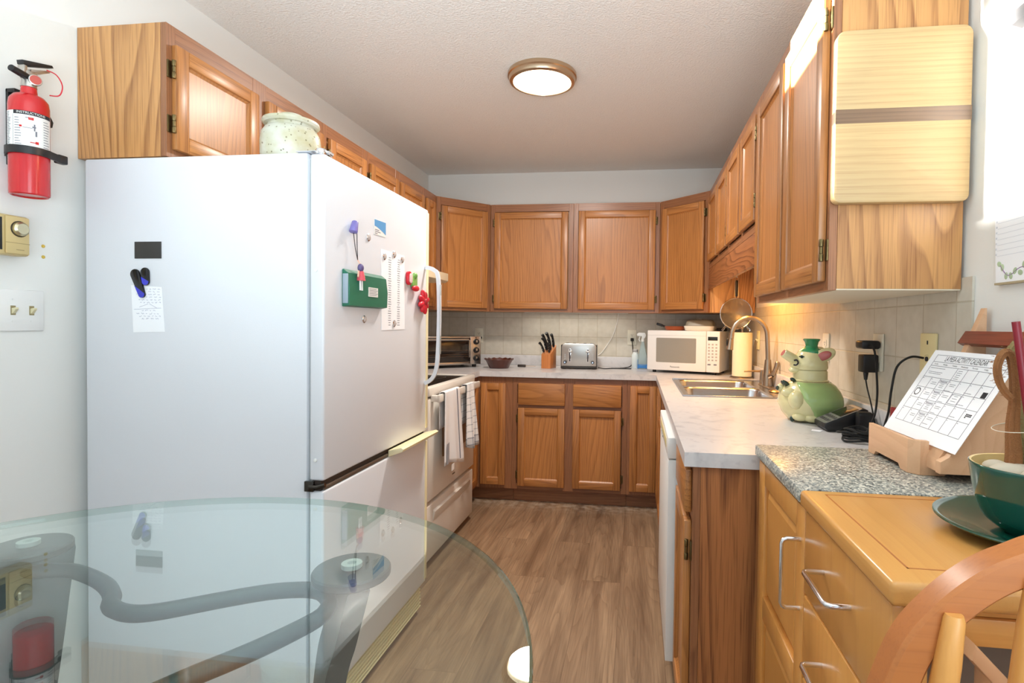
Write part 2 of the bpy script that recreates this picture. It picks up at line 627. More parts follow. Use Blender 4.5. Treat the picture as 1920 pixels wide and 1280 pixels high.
def floor_material():
    m, nt, p = newmat('vinyl_planks')
    L = nt.links
    tc = nd(nt, 'TexCoord')
    sx = nd(nt, 'SeparateXYZ'); L.new(tc.outputs['Object'], sx.inputs[0])
    cb = nd(nt, 'CombineXYZ')
    L.new(sx.outputs['Y'], cb.inputs['X']); L.new(sx.outputs['X'], cb.inputs['Y'])
    br = nd(nt, 'TexBrick')
    br.offset = .37
    br.inputs['Scale'].default_value = 1
    br.inputs['Brick Width'].default_value = 1.22
    br.inputs['Row Height'].default_value = .183
    br.inputs['Mortar Size'].default_value = .0008
    br.inputs['Mortar Smooth'].default_value = .2
    br.inputs['Color1'].default_value = (0, 0, 0, 1)
    br.inputs['Color2'].default_value = (1, 1, 1, 1)
    br.inputs['Mortar'].default_value = (.5, .5, .5, 1)
    L.new(cb.outputs[0], br.inputs['Vector'])
    of = nd(nt, 'VectorMath', operation='MULTIPLY'); of.inputs[1].default_value = (3, 7, 11)
    L.new(br.outputs['Color'], of.inputs[0])
    ad = nd(nt, 'VectorMath', operation='ADD')
    L.new(tc.outputs['Object'], ad.inputs[0]); L.new(of.outputs[0], ad.inputs[1])
    st = nd(nt, 'VectorMath', operation='MULTIPLY'); st.inputs[1].default_value = (1, .1, 1)
    L.new(ad.outputs[0], st.inputs[0])
    n1 = nd(nt, 'TexNoise'); n1.inputs['Scale'].default_value = 14; n1.inputs['Detail'].default_value = 5; n1.inputs['Distortion'].default_value = .6
    L.new(st.outputs[0], n1.inputs['Vector'])
    st2 = nd(nt, 'VectorMath', operation='MULTIPLY'); st2.inputs[1].default_value = (1, .03, 1)
    L.new(ad.outputs[0], st2.inputs[0])
    n2 = nd(nt, 'TexNoise'); n2.inputs['Scale'].default_value = 160; n2.inputs['Detail'].default_value = 3
    L.new(st2.outputs[0], n2.inputs['Vector'])
    n3 = nd(nt, 'TexNoise'); n3.inputs['Scale'].default_value = 5; n3.inputs['Detail'].default_value = 2
    L.new(st.outputs[0], n3.inputs['Vector'])
    wv = nd(nt, 'Math', operation='MULTIPLY'); wv.inputs[1].default_value = 26
    L.new(n3.outputs['Fac'], wv.inputs[0])
    fr = nd(nt, 'Math', operation='FRACT'); L.new(wv.outputs[0], fr.inputs[0])
    pw = nd(nt, 'Math', operation='POWER'); pw.inputs[1].default_value = 4
    L.new(fr.outputs[0], pw.inputs[0])
    rp = nd(nt, 'ValToRGB')
    e = rp.color_ramp.elements
    e[0].position, e[0].color = .28, S((118, 91, 68))
    e[1].position, e[1].color = .74, S((176, 146, 115))
    L.new(n1.outputs['Fac'], rp.inputs[0])
    m1 = nd(nt, 'Mix', data_type='RGBA', blend_type='MULTIPLY'); 
    r2 = nd(nt, 'ValToRGB')
    r2.color_ramp.elements[0].position, r2.color_ramp.elements[0].color = .36, (.6, .58, .55, 1)
    r2.color_ramp.elements[1].position, r2.color_ramp.elements[1].color = .6, (1, 1, 1, 1)
    L.new(n2.outputs['Fac'], r2.inputs[0])
    m1.inputs['Factor'].default_value = .5
    L.new(rp.outputs[0], m1.inputs['A']); L.new(r2.outputs[0], m1.inputs['B'])
    m2 = nd(nt, 'Mix', data_type='RGBA', blend_type='MULTIPLY')
    k = nd(nt, 'Math', operation='MULTIPLY'); k.inputs[1].default_value = .38
    L.new(pw.outputs[0], k.inputs[0]); L.new(k.outputs[0], m2.inputs['Factor'])
    L.new(m1.outputs['Result'], m2.inputs['A']); m2.inputs['B'].default_value = (.5, .42, .36, 1)
    hs = nd(nt, 'HueSaturation')
    vv = nd(nt, 'MapRange'); vv.inputs['To Min'].default_value = .86; vv.inputs['To Max'].default_value = 1.1
    sp = nd(nt, 'SeparateColor'); L.new(br.outputs['Color'], sp.inputs[0])
    L.new(sp.outputs[0], vv.inputs['Value'])
    L.new(vv.outputs['Result'], hs.inputs['Value'])
    L.new(m2.outputs['Result'], hs.inputs['Color'])
    m3 = nd(nt, 'Mix', data_type='RGBA')
    m3.inputs['B'].default_value = S((92, 66, 46))
    kk = nd(nt, 'Math', operation='MULTIPLY'); kk.inputs[1].default_value = .7
    L.new(br.outputs['Fac'], kk.inputs[0]); L.new(kk.outputs[0], m3.inputs['Factor'])
    L.new(hs.outputs[0], m3.inputs['A'])
    # pale dust left along the far toe kick
    dm = nd(nt, 'MapRange'); dm.inputs['From Min'].default_value = -.76; dm.inputs['From Max'].default_value = -.60
    L.new(sx.outputs['Y'], dm.inputs['Value'])
    dn = nd(nt, 'TexNoise'); dn.inputs['Scale'].default_value = 22; dn.inputs['Detail'].default_value = 6
    L.new(tc.outputs['Object'], dn.inputs['Vector'])
    dr = nd(nt, 'MapRange'); dr.inputs['From Min'].default_value = .42; dr.inputs['From Max'].default_value = .68; dr.inputs['To Max'].default_value = .6
    L.new(dn.outputs['Fac'], dr.inputs['Value'])
    dk = nd(nt, 'Math', operation='MULTIPLY')
    L.new(dm.outputs['Result'], dk.inputs[0]); L.new(dr.outputs['Result'], dk.inputs[1])
    m4 = nd(nt, 'Mix', data_type='RGBA'); m4.inputs['B'].default_value = S((206, 190, 170))
    L.new(dk.outputs[0], m4.inputs['Factor']); L.new(m3.outputs['Result'], m4.inputs['A'])
    L.new(m4.outputs['Result'], p.inputs['Base Color'])
    p.inputs['Roughness'].default_value = .45
    bp = nd(nt, 'Bump'); bp.inputs['Strength'].default_value = .15; bp.inputs['Distance'].default_value = .001
    L.new(n2.outputs['Fac'], bp.inputs['Height']); L.new(bp.outputs['Normal'], p.inputs['Normal'])
    return m


def ceiling_material():
    m, nt, p = newmat('stippled_ceiling')
    L = nt.links
    p.inputs['Base Color'].default_value = S((238, 237, 234))
    p.inputs['Roughness'].default_value = .95
    tc = nd(nt, 'TexCoord')
    no = nd(nt, 'TexNoise'); no.inputs['Scale'].default_value = 110; no.inputs['Detail'].default_value = 3; no.inputs['Roughness'].default_value = .6
    L.new(tc.outputs['Object'], no.inputs['Vector'])
    bp = nd(nt, 'Bump'); bp.inputs['Strength'].default_value = .9; bp.inputs['Distance'].default_value = .006
    L.new(no.outputs['Fac'], bp.inputs['Height']); L.new(bp.outputs['Normal'], p.inputs['Normal'])
    return m


def counter_material():
    m, nt, p = newmat('marble_laminate')
    L = nt.links
    tc = nd(nt, 'TexCoord')
    n1 = nd(nt, 'TexNoise'); n1.inputs['Scale'].default_value = 9; n1.inputs['Detail'].default_value = 8; n1.inputs['Distortion'].default_value = 1.2
    L.new(tc.outputs['Object'], n1.inputs['Vector'])
    rp = nd(nt, 'ValToRGB')
    e = rp.color_ramp.elements
    e[0].position, e[0].color = .30, S((190, 189, 191))
    e[1].position, e[1].color = .48, S((210, 208, 208))
    L.new(n1.outputs['Fac'], rp.inputs[0])
    n2 = nd(nt, 'TexNoise'); n2.inputs['Scale'].default_value = 38; n2.inputs['Detail'].default_value = 6
    L.new(tc.outputs['Object'], n2.inputs['Vector'])
    r2 = nd(nt, 'ValToRGB')
    r2.color_ramp.elements[0].position, r2.color_ramp.elements[0].color = .3, (.78, .78, .8, 1)
    r2.color_ramp.elements[1].position, r2.color_ramp.elements[1].color = .42, (1, 1, 1, 1)
    L.new(n2.outputs['Fac'], r2.inputs[0])
    mx = nd(nt, 'Mix', data_type='RGBA', blend_type='MULTIPLY'); mx.inputs['Factor'].default_value = .8
    L.new(rp.outputs[0], mx.inputs['A']); L.new(r2.outputs[0], mx.inputs['B'])
    L.new(mx.outputs['Result'], p.inputs['Base Color'])
    p.inputs['Roughness'].default_value = .3
    return m


def granite_material():
    m, nt, p = newmat('grey_granite')
    L = nt.links
    tc = nd(nt, 'TexCoord')
    vo = nd(nt, 'TexVoronoi'); vo.inputs['Scale'].default_value = 260
    L.new(tc.outputs['Object'], vo.inputs['Vector'])
    no = nd(nt, 'TexNoise'); no.inputs['Scale'].default_value = 130; no.inputs['Detail'].default_value = 4
    L.new(tc.outputs['Object'], no.inputs['Vector'])
    sp = nd(nt, 'SeparateColor'); L.new(vo.outputs['Color'], sp.inputs[0])
    av = nd(nt, 'Math', operation='MULTIPLY_ADD'); av.inputs[1].default_value = .55
    L.new(sp.outputs[0], av.inputs[0])
    k = nd(nt, 'Math', operation='MULTIPLY'); k.inputs[1].default_value = .5
    L.new(no.outputs['Fac'], k.inputs[0]); L.new(k.outputs[0], av.inputs[2])
    rp = nd(nt, 'ValToRGB')
    e = rp.color_ramp.elements
    e[0].position, e[0].color = .2, S((62, 66, 68))
    e[1].position, e[1].color = .8, S((226, 222, 208))
    x = e.new(.42); x.color = S((136, 142, 140))
    x = e.new(.6); x.color = S((172, 172, 162))
    L.new(av.outputs[0], rp.inputs[0])
    L.new(rp.outputs[0], p.inputs['Base Color'])
    p.inputs['Roughness'].default_value = .3
    return m


def glass_material(name, tint, edge=False):
    """clear sheet glass: straight-through transparency with a mirror part that grows towards grazing angles"""
    m = bpy.data.materials.new(name)
    m.use_nodes = True
    nt = m.node_tree
    nt.nodes.remove(nt.nodes['Principled BSDF'])
    out = nt.nodes['Material Output']
    L = nt.links
    tr = nd(nt, 'BsdfTransparent'); tr.inputs[0].default_value = tint
    gl = nd(nt, 'BsdfGlossy'); gl.inputs['Roughness'].default_value = .0
    gl.inputs['Color'].default_value = (1, 1, 1, 1)
    lw = nd(nt, 'LayerWeight'); lw.inputs['Blend'].default_value = .5
    pw = nd(nt, 'Math', operation='POWER'); pw.inputs[1].default_value = 5
    L.new(lw.outputs['Facing'], pw.inputs[0])
    ma = nd(nt, 'Math', operation='MULTIPLY_ADD'); ma.inputs[1].default_value = .95; ma.inputs[2].default_value = .045
    L.new(pw.outputs[0], ma.inputs[0])
    mx = nd(nt, 'MixShader')
    L.new(ma.outputs[0], mx.inputs[0]); L.new(tr.outputs[0], mx.inputs[1]); L.new(gl.outputs[0], mx.inputs[2])
    if edge:
        df = nd(nt, 'BsdfDiffuse'); df.inputs[0].default_value = S((52, 78, 70))
        m2 = nd(nt, 'MixShader'); m2.inputs[0].default_value = .2
        L.new(mx.outputs[0], m2.inputs[1]); L.new(df.outputs[0], m2.inputs[2])
        L.new(m2.outputs[0], out.inputs['Surface'])
    else:
        L.new(mx.outputs[0], out.inputs['Surface'])
    return m


def mesh_material(name, rgb, cells=900):
    m = bpy.data.materials.new(name)
    m.use_nodes = True
    nt = m.node_tree
    p = nt.nodes['Principled BSDF']
    p.inputs['Base Color'].default_value = S(rgb)
    p.inputs['Metallic'].default_value = .8
    p.inputs['Roughness'].default_value = .4
    p.inputs['Alpha'].default_value = .55
    return m


def plaid_material():
    m, nt, p = newmat('plaid_towel')
    L = nt.links
    tc = nd(nt, 'TexCoord')
    sx = nd(nt, 'SeparateXYZ'); L.new(tc.outputs['Object'], sx.inputs[0])
    prev = None
    for ax, n in (('Y', 26.0), ('Z', 26.0)):
        a = nd(nt, 'Math', operation='MULTIPLY'); a.inputs[1].default_value = n
        L.new(sx.outputs[ax], a.inputs[0])
        fr = nd(nt, 'Math', operation='FRACT'); L.new(a.outputs[0], fr.inputs[0])
        lt = nd(nt, 'Math', operation='LESS_THAN'); lt.inputs[1].default_value = .13
        L.new(fr.outputs[0], lt.inputs[0])
        if prev is None:
            prev = lt
        else:
            s_ = nd(nt, 'Math', operation='ADD')
            L.new(prev.outputs[0], s_.inputs[0]); L.new(lt.outputs[0], s_.inputs[1])
            prev = s_
    zl = nd(nt, 'Math', operation='LESS_THAN'); zl.inputs[1].default_value = -.30
    L.new(sx.outputs['Z'], zl.inputs[0])
    s2 = nd(nt, 'Math', operation='MULTIPLY_ADD', use_clamp=True); s2.inputs[1].default_value = .45
    L.new(prev.outputs[0], s2.inputs[0]); 
    z3 = nd(nt, 'Math', operation='MULTIPLY'); z3.inputs[1].default_value = .35
    L.new(zl.outputs[0], z3.inputs[0]); L.new(z3.outputs[0], s2.inputs[2])
    mx = nd(nt, 'Mix', data_type='RGBA')
    mx.inputs['A'].default_value = S((232, 230, 228)); mx.inputs['B'].default_value = S((110, 116, 128))
    L.new(s2.outputs[0], mx.inputs['Factor'])
    L.new(mx.outputs['Result'], p.inputs['Base Color'])
    p.inputs['Roughness'].default_value = .95
    return m


def stoneware_material():
    m, nt, p = newmat('speckled_stoneware')
    L = nt.links
    tc = nd(nt, 'TexCoord')
    n1 = nd(nt, 'TexNoise'); n1.inputs['Scale'].default_value = 16; n1.inputs['Detail'].default_value = 4
    L.new(tc.outputs['Object'], n1.inputs['Vector'])
    rp = nd(nt, 'ValToRGB')
    e = rp.color_ramp.elements
    e[0].position, e[0].color = .35, S((186, 180, 146))
    e[1].position, e[1].color = .62, S((206, 206, 192))
    L.new(n1.outputs['Fac'], rp.inputs[0])
    vo = nd(nt, 'TexVoronoi'); vo.inputs['Scale'].default_value = 75
    L.new(tc.outputs['Object'], vo.inputs['Vector'])
    lt = nd(nt, 'Math', operation='LESS_THAN'); lt.inputs[1].default_value = .2
    L.new(vo.outputs['Distance'], lt.inputs[0])
    k = nd(nt, 'Math', operation='MULTIPLY'); k.inputs[1].default_value = .7
    L.new(lt.outputs[0], k.inputs[0])
    mx = nd(nt, 'Mix', data_type='RGBA'); mx.inputs['B'].default_value = S((96, 86, 52))
    L.new(k.outputs[0], mx.inputs['Factor']); L.new(rp.outputs[0], mx.inputs['A'])
    L.new(mx.outputs['Result'], p.inputs['Base Color'])
    p.inputs['Roughness'].default_value = .4
    return m


def lamp_material(name, rgb, strength):
    m, nt, p = newmat(name)
    p.inputs['Base Color'].default_value = S(rgb)
    p.inputs['Emission Color'].default_value = S(rgb)
    p.inputs['Emission Strength'].default_value = strength
    return m


floor_m, ceil_m, marble, granite = floor_material(), ceiling_material(), counter_material(), granite_material()
glass_top = glass_material('table_glass', (.90, .965, .95, 1))
glass_edge = glass_material('table_glass_edge', (.72, .86, .80, 1), True)
plaid, stoneware = plaid_material(), stoneware_material()
sieve_mesh = mesh_material('sieve_mesh', (170, 160, 140))
# ================================================================== SETTING
structure('floor', M().box(-.2, W + .2, YF - .2, .2, -.05, 0), floor_m)
structure('ceiling', M().box(-.2, W + .2, YF - .2, .2, HC, HC + .05), ceil_m)
structure('wall_left', M().box(-.12, 0, YF, 0, 0, HC), wall_paint)
structure('wall_back', M().box(-.12, W + .12, 0, .12, 0, HC), wall_paint)
m = M()
m.box(W, W + .12, -4.35, 0, 0, HC).box(W, W + .12, YF, -5.55, 0, HC).box(W, W + .12, -5.55, -4.35, 0, .9).box(W, W + .12, -5.55, -4.35, 2.1, HC)
structure('wall_right', m, wall_paint)
m = M()
m.box(-.12, .15, YF - .12, YF, 0, HC).box(2.25, W + .12, YF - .12, YF, 0, HC).box(.15, 2.25, YF - .12, YF, 2.38, HC).box(.15, 2.25, YF - .12, YF, 0, .25)
structure('wall_front', m, wall_paint)
structure('trim_1', M().box(.001, W - .001, -.006, -.0005, .94, 1.36), tile_back)
m = M().box(W - .006, W - .0005, -2.925, -.007, .94, 1.362)
structure('trim_2', m, tile_right)
# cornice over the window next to the camera, its end just in view
m = M()
m.prism([(W - .001, 1.765), (W - .020, 1.770), (W - .026, 1.784), (W - .046, 1.796), (W - .052, 1.808), (W - .070, 1.815), (W - .073, 1.822), (W - .073, 1.836), (W - .001, 1.836)], -4.3, -3.138, 'y')
structure('trim_3', m, plain('grey_white_moulding', (176, 174, 176), .5))


# ================================================================== CABINETS
def hinge(parent, x, z, side, y=-.0195):
    s = -1 if side == 'L' else 1
    m = M()
    m.box(*sorted((x + s * .002, x + s * .017)), -.004, -.0003, z - .026, z + .026, .001)
    m.cyl((x + s * .005, y + .006, z - .027), (x + s * .005, y + .006, z - .009), .0055, seg=12, bev=.001)
    m.cyl((x + s * .005, y + .006, z - .008), (x + s * .005, y + .006, z + .008), .0045, seg=12)
    m.cyl((x + s * .005, y + .006, z + .009), (x + s * .005, y + .006, z + .027), .0055, seg=12, bev=.001)
    ob('hinge', m, brass_old, parent)


def door(parent, x0, x1, z0, z1, side=None, y=0, rz=0, loc=None, fw=.046, rail=.046, dark=False):
    w, h = x1 - x0, z1 - z0
    t = -.0195
    m = M()
    m.box(0, fw, t, -.0005, 0, h, .003)
    m.box(w - fw, w, t, -.0005, 0, h, .003)
    m.box(fw, w - fw, t, -.0005, 0, rail, .003, mi=1)
    m.box(fw, w - fw, t, -.0005, h - rail, h, .003, mi=1)
    o = ob('door', m, [oak_v, oak_h], parent, loc=loc or (x0, y, z0), rot=(0, 0, rz))
    # recessed panel with a sloping moulded edge
    m = M()
    i, r, s = fw - .001, rail - .001, .009
    fy, py = t + .0055, t + .0125
    A = [(i, r), (w - i, r), (w - i, h - r), (i, h - r)]
    B = [(i + s, r + s), (w - i - s, r + s), (w - i - s, h - r - s), (i + s, h - r - s)]
    for k in range(4):
        a, b, c, d = A[k], A[(k + 1) % 4], B[(k + 1) % 4], B[k]
        m.quad((a[0], fy, a[1]), (b[0], fy, b[1]), (c[0], py, c[1]), (d[0], py, d[1]))
    m.box(i + s - .0005, w - i - s + .0005, py, -.001, r + s - .0005, h - r - s + .0005)
    ob('panel', m, oak_panel, o, ang=15)
    if side:
        e = 0 if side == 'L' else w
        hinge(o, e, .075 if h > .3 else .06, side)
        hinge(o, e, h - .075 if h > .3 else h - .06, side)
    return o


def drawer_front(parent, x0, x1, z0, z1, y=0, rz=0, loc=None):
    w, h = x1 - x0, z1 - z0
    m = M().box(0, w, -.0195, -.0005, 0, h, .005)
    return ob('drawer', m, oak_h, parent, loc=loc or (x0, y, z0), rot=(0, 0, rz))


def frame(parent, w, z0, z1, stiles, rails, y=0):
    """stiles [(x0,x1)], rails [(z0,z1)] between neighbouring stiles"""
    m = M()
    for a, b in stiles:
        m.box(a, b, y, y + .019, z0, z1, .0008, 1)
    for (a, b), (c, d) in zip(stiles, stiles[1:]):
        for p, q in rails:
            m.box(b, c, y + .0004, y + .019, p, q, .0008, 1, mi=1)
    return ob('face_frame', m, [oak_frame_v, oak_frame_h], parent)


def cabinet(name, label, loc, rz, w, depth, z0, z1, doors, drawers=(), mids=(), rails=None, toe=False, group=None, side=None, white_base=False):
    t = thing(name, label, 'cabinet', loc, rz, group)
    zc = .1 if toe else z0
    ob('carcass', M().box(.0006, w - .0006, .0195, depth - .002, zc + (.004 if white_base else 0), z1 - .0005), side or oak_side, t)
    if white_base:
        ob('underside', M().box(.001, w - .001, .0195, depth - .003, zc + .001, zc + .0038), plain('cream_underside', (226, 214, 192), .6), t)
    frame(t, w, zc, z1, [(0.0006, .034)] + list(mids) + [(w - .034, w - .0006)], rails or [(zc, zc + .036), (z1 - .055, z1)])
    for d in doors:
        door(t, *d)
    for d in drawers:
        drawer_front(t, *d)
    if toe:
        ob('toe_kick', M().box(0.001, w - .001, .07, .085, .0, .0995), oak_frame_h, t)
    return t


GW, GB = 'oak wall cabinets', 'oak base cabinets'
# ---- back wall, above the worktop
cabinet('wall_cabinet', 'oak wall cabinet on the back wall above the knife block, hinges on its left', (CS + .0005, -F_, 0), 0, .624, F_, UB, UT,
        [(.033, .584, 1.354, 2.065, 'L')], group=GW)
cabinet('wall_cabinet', 'oak wall cabinet on the back wall above the outlet, hinges on its right', (1.2365, -F_, 0), 0, W - CS - 1.237, F_, UB, UT,
        [(.039, .592, 1.354, 2.068, 'R')], group=GW)


def corner_cab(label, left):
    if left:
        loc, rz = (F_, -CS, 0), pi / 4
        poly = [(.001, -.002), (CS, -.002), (CS, -F_ - .012), (F_ + .012, -CS), (.001, -CS)]
    else:
        loc, rz = (W - CS, -F_, 0), -pi / 4
        poly = [(W - .001, -.002), (W - CS, -.002), (W - CS, -F_ - .012), (W - F_ - .012, -CS), (W - .001, -CS)]
    # pull the diagonal back so that the face frame fits in front of it
    t = thing('corner_wall_cabinet', label, 'cabinet', loc, rz, GW)
    k = .0195 * sqrt(2)
    if left:
        poly = [(.001, -.0075), (CS, -.0075), (CS, -F_ + k - .0005), (F_ - k + .0005, -CS), (.001, -CS)]
    else:
        poly = [(W - .0075, -.0075), (W - CS, -.0075), (W - CS, -F_ + k - .0005), (W - F_ + k - .0005, -CS), (W - .0075, -CS)]
    inv = (Matrix.Translation(loc) @ Matrix.Rotation(rz, 4, 'Z')).inverted()
    ob('carcass', M().prism(poly, UB, UT, 'z', T=inv), oak_side, t)
    wd_ = (CS - F_) * sqrt(2)
    frame(t, wd_, UB, UT, [(0, .034), (wd_ - .034, wd_)], [(UB, UB + .036), (UT - .055, UT)])
    door(t, .032, .400, 1.354, 2.066, 'L' if left else 'R')


corner_cab('diagonal oak corner cabinet above the toaster oven', True)
corner_cab('diagonal oak corner cabinet above the microwave, beside the hanging sieve', False)
# ---- left wall
cabinet('wall_cabinet', 'short oak wall cabinet over the fridge, its broad side panel towards the room', (F_, -2.811, 0), pi / 2, .811, F_, 1.7295, UT,
        [(.019, .381, 1.754, 2.067, 'L'), (.432, .797, 1.754, 2.067, 'R')], mids=[(.381 - .012, .432 + .012)], group=GW)
cabinet('wall_cabinet', 'single door oak wall cabinet on the left wall just past the stoneware jar', (F_, -1.9995, 0), pi / 2, .394, F_, UB, UT,
        [(.039, .370, 1.354, 2.067, 'L')], group=GW)
cabinet('wall_cabinet', 'two door oak wall cabinet on the left wall above the range hood', (F_, -1.605, 0), pi / 2, .764, F_, 1.567, UT,
        [(.024, .361, 1.592, 2.067, 'L'), (.388, .743, 1.592, 2.067, 'R')], mids=[(.345, .404)], group=GW)
cabinet('wall_cabinet', 'narrow oak wall cabinet between the range hood and the left corner cabinet', (F_, -.8405, 0), pi / 2, .228, F_, UB, UT,
        [(.025, .18, 1.354, 2.067, None)], group=GW)
# ---- right wall
cabinet('wall_cabinet', 'short two door oak wall cabinet over the sink, next to the right corner cabinet', (W - F_, -CS - .0005, 0), -pi / 2, .7855, F_ - .006, 1.615, UT,
        [(.058, .418, 1.655, 2.062, 'L'), (.453, .773, 1.655, 2.062, 'R')], mids=[(.405, .466)], group=GW)
cabinet('wall_cabinet', 'short two door oak wall cabinet over the sink, next to the tall sunlit cabinet', (W - F_, -1.3975, 0), -pi / 2, .702, F_ - .006, 1.615, UT,
        [(.012, .347, 1.655, 2.062, None), (.373, .684, 1.655, 2.062, 'R')], mids=[(.335, .385)], group=GW)
cabinet('wall_cabinet', 'oak wall cabinet on the right wall with the cutting board on its side', (W - F_, -2.10, 0), -pi / 2, .785, F_ - .006, UB, UT,
        [(.022, .395, 1.354, 2.062, 'L'), (.42, .767, 1.354, 2.062, 'R')], mids=[(.38, .435)], group=GW, white_base=True)
m = M().box(W - F_, W - F_ + .019, -2.099, -.6135, 1.485, 1.6135, .001)
single('valance', m, wood('oak_valance', (168, 106, 62), (112, 64, 36), 'y', contrast=.8, ring=60, wob=.28), 'flat oak valance board under the short cabinets over the sink', 'valance board', (W - F_, -1.35, 1.485))

# ---- base cabinets
cabinet('base_cabinet', 'oak base cabinet under the toaster with two drawers over two doors', (.862, -.61, 0), 0, .789, .60, 0, .875,
        [(.043, .367, .126, .665, 'L'), (.423, .749, .126, .665, 'R')], [(.043, .367, .686, .835), (.423, .749, .686, .835)],
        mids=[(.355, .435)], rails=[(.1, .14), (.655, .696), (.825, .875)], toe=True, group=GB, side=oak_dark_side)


def corner_base(label, left):
    t = thing('corner_base_cabinet', label, 'cabinet', (0, 0, 0) if left else (W, 0, 0), 0, GB)
    sx = 1 if left else -1
    P = lambda pts: [(sx * x, y) for x, y in pts]
    xi = .8615 if left else W - 1.6515
    ye = -.9525 if left else -.905
    ob('carcass', M().prism(P([(.001, -.0075), (xi, -.0075), (xi, -.609), (.6095, -.609), (.6095, ye), (.001, ye)]), .1, .875), oak_frame_v, t)
    ob('toe_kick', M().prism(P([(.05, -.05), (xi - .001, -.05), (xi - .001, -.54), (.54, -.54), (.54, ye + .002), (.05, ye + .002)]), 0, .0995), oak_frame_h, t)
    if left:
        door(t, .64, .815, .126, .83, None, y=-.6095)
        door(t, 0, .29, .126, .83, None, rz=pi / 2, loc=(.61, -.93, .126))
    else:
        door(t, 1.67 - W, 1.843 - W, .126, .835, None, y=-.6095)
        door(t, 0, .245, .126, .835, None, rz=-pi / 2, loc=(-.61, -.645, .126))


corner_base('oak corner base cabinet between the range and the drawers', True)
corner_base('oak corner base cabinet below the microwave', False)
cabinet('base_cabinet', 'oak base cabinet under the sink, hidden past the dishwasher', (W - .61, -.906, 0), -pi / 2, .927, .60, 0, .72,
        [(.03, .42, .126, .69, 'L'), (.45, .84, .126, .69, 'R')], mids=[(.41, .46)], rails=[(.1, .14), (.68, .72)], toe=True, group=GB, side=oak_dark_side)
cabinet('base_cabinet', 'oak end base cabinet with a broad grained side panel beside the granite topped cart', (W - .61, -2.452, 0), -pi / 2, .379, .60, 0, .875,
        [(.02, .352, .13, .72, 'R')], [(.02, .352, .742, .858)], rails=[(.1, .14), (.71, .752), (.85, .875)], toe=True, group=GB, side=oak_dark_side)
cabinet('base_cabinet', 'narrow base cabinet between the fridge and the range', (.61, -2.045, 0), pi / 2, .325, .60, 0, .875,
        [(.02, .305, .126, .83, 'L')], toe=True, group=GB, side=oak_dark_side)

# ---- worktop
t = thing('worktop', 'pale marbled worktop running round the back wall and past the sink', 'worktop', (W, 0, CT - .038))
o_ = (W, 0, CT - .038)
m = M()
z0, z1 = CT - .0375, CT
m.box(.008, .635, -.953, -.0075, z0, z1)
m.box(.635, 1.838, -.635, -.0075, z0, z1)
m.box(1.838, 1.945, -2.8465, -.0075, z0, z1)
m.box(2.375, W - .0075, -2.8465, -.0075, z0, z1)
m.box(1.945, 2.375, -.915, -.0075, z0, z1)
m.box(1.945, 2.375, -2.8465, -1.69, z0, z1)
ob('slab', m, marble, t, o_)
m = M()
m.box(.027, W - .026, -.026, -.0075, CT, CT + .08, .003)
m.box(W - .0255, W - .0075, -2.8465, -.0075, CT, CT + .08, .003)
m.box(.008, .026, -.953, -.0075, CT, CT + .08, .003)
ob('upstand', m, marble, t, o_)
single('worktop', M().box(.008, .635, -2.045, -1.72, z0, z1, .002), marble, 'short pale worktop piece between the fridge and the range', 'worktop', (.3, -1.88, z0))

# ---- sink
t = thing('sink', 'double bowl steel sink set into the worktop', 'sink', (2.15, -1.3, CT))
so = (2.15, -1.3, CT)
m = M()
zr = CT + .003
x0, x1, y0, y1 = 1.925, 2.446, -1.705, -.892
bx0, bx1 = 1.958, 2.345
ys = [(-1.282, -.925), (-1.672, -1.322)]
m.box(x0, bx0, y0, y1, CT + .0003, zr, .001, 1)
m.box(bx1, x1, y0, y1, CT + .0003, zr, .001, 1)
m.box(bx0, bx1, ys[0][1], y1, CT + .0003, zr, .001, 1)
m.box(bx0, bx1, ys[1][1], ys[0][0], CT + .0003, zr, .001, 1)
m.box(bx0, bx1, y0, ys[1][0], CT + .0003, zr, .001, 1)
# raised lip round the rim
m.tube([(x0 + .004, y0 + .004, zr + .0012), (x1 - .006, y0 + .004, zr + .0012), (x1 - .006, y1 - .004, zr + .0012), (x0 + .004, y1 - .004, zr + .0012)], .003, 8, True)
ob('rim', m, sink_steel, t, so)


def rrect(x0, x1, y0, y1, r, n=6):
    out = []
    for cx, cy, a in ((x1 - r, y1 - r, 0), (x0 + r, y1 - r, pi / 2), (x0 + r, y0 + r, pi), (x1 - r, y0 + r, 1.5 * pi)):
        for k in range(n + 1):
            q = a + k / n * pi / 2
            out.append((cx + r * cos(q), cy + r * sin(q)))
    return out


def loft(m, rings, mi=0, cap0=False, cap1=True):
    b = bmesh.new()
    V = [[b.verts.new(p) for p in r] for r in rings]
    n = len(V[0])
    for A, B in zip(V, V[1:]):
        for k in range(n):
            b.faces.new((A[k], A[(k + 1) % n], B[(k + 1) % n], B[k]))
    if cap1:
        b.faces.new(V[-1])
    if cap0:
        b.faces.new(V[0][::-1])
    bmesh.ops.recalc_face_normals(b, faces=b.faces)
    m.add(b, mi)


for a, b in ys:
    m = M()
    rings = []
    for ins, dz in ((-.004, .0026), (0, .001), (.004, -.006), (.010, -.10), (.02, -.145), (.045, -.165), (.08, -.17)):
        rings.append([(x, y, CT + dz) for x, y in rrect(bx0 + ins, bx1 - ins, a + ins, b - ins, .05)])
    loft(m, rings)
    bb = ob('basin', m, sink_steel, t, so, ang=60)
    ob('drain', M().lathe([(.04, .0), (.04, .003), (.03, .003), (.026, -.003), (0, -.004)], (2.15, (a + b) / 2, CT - .1695)), chrome, bb, so)

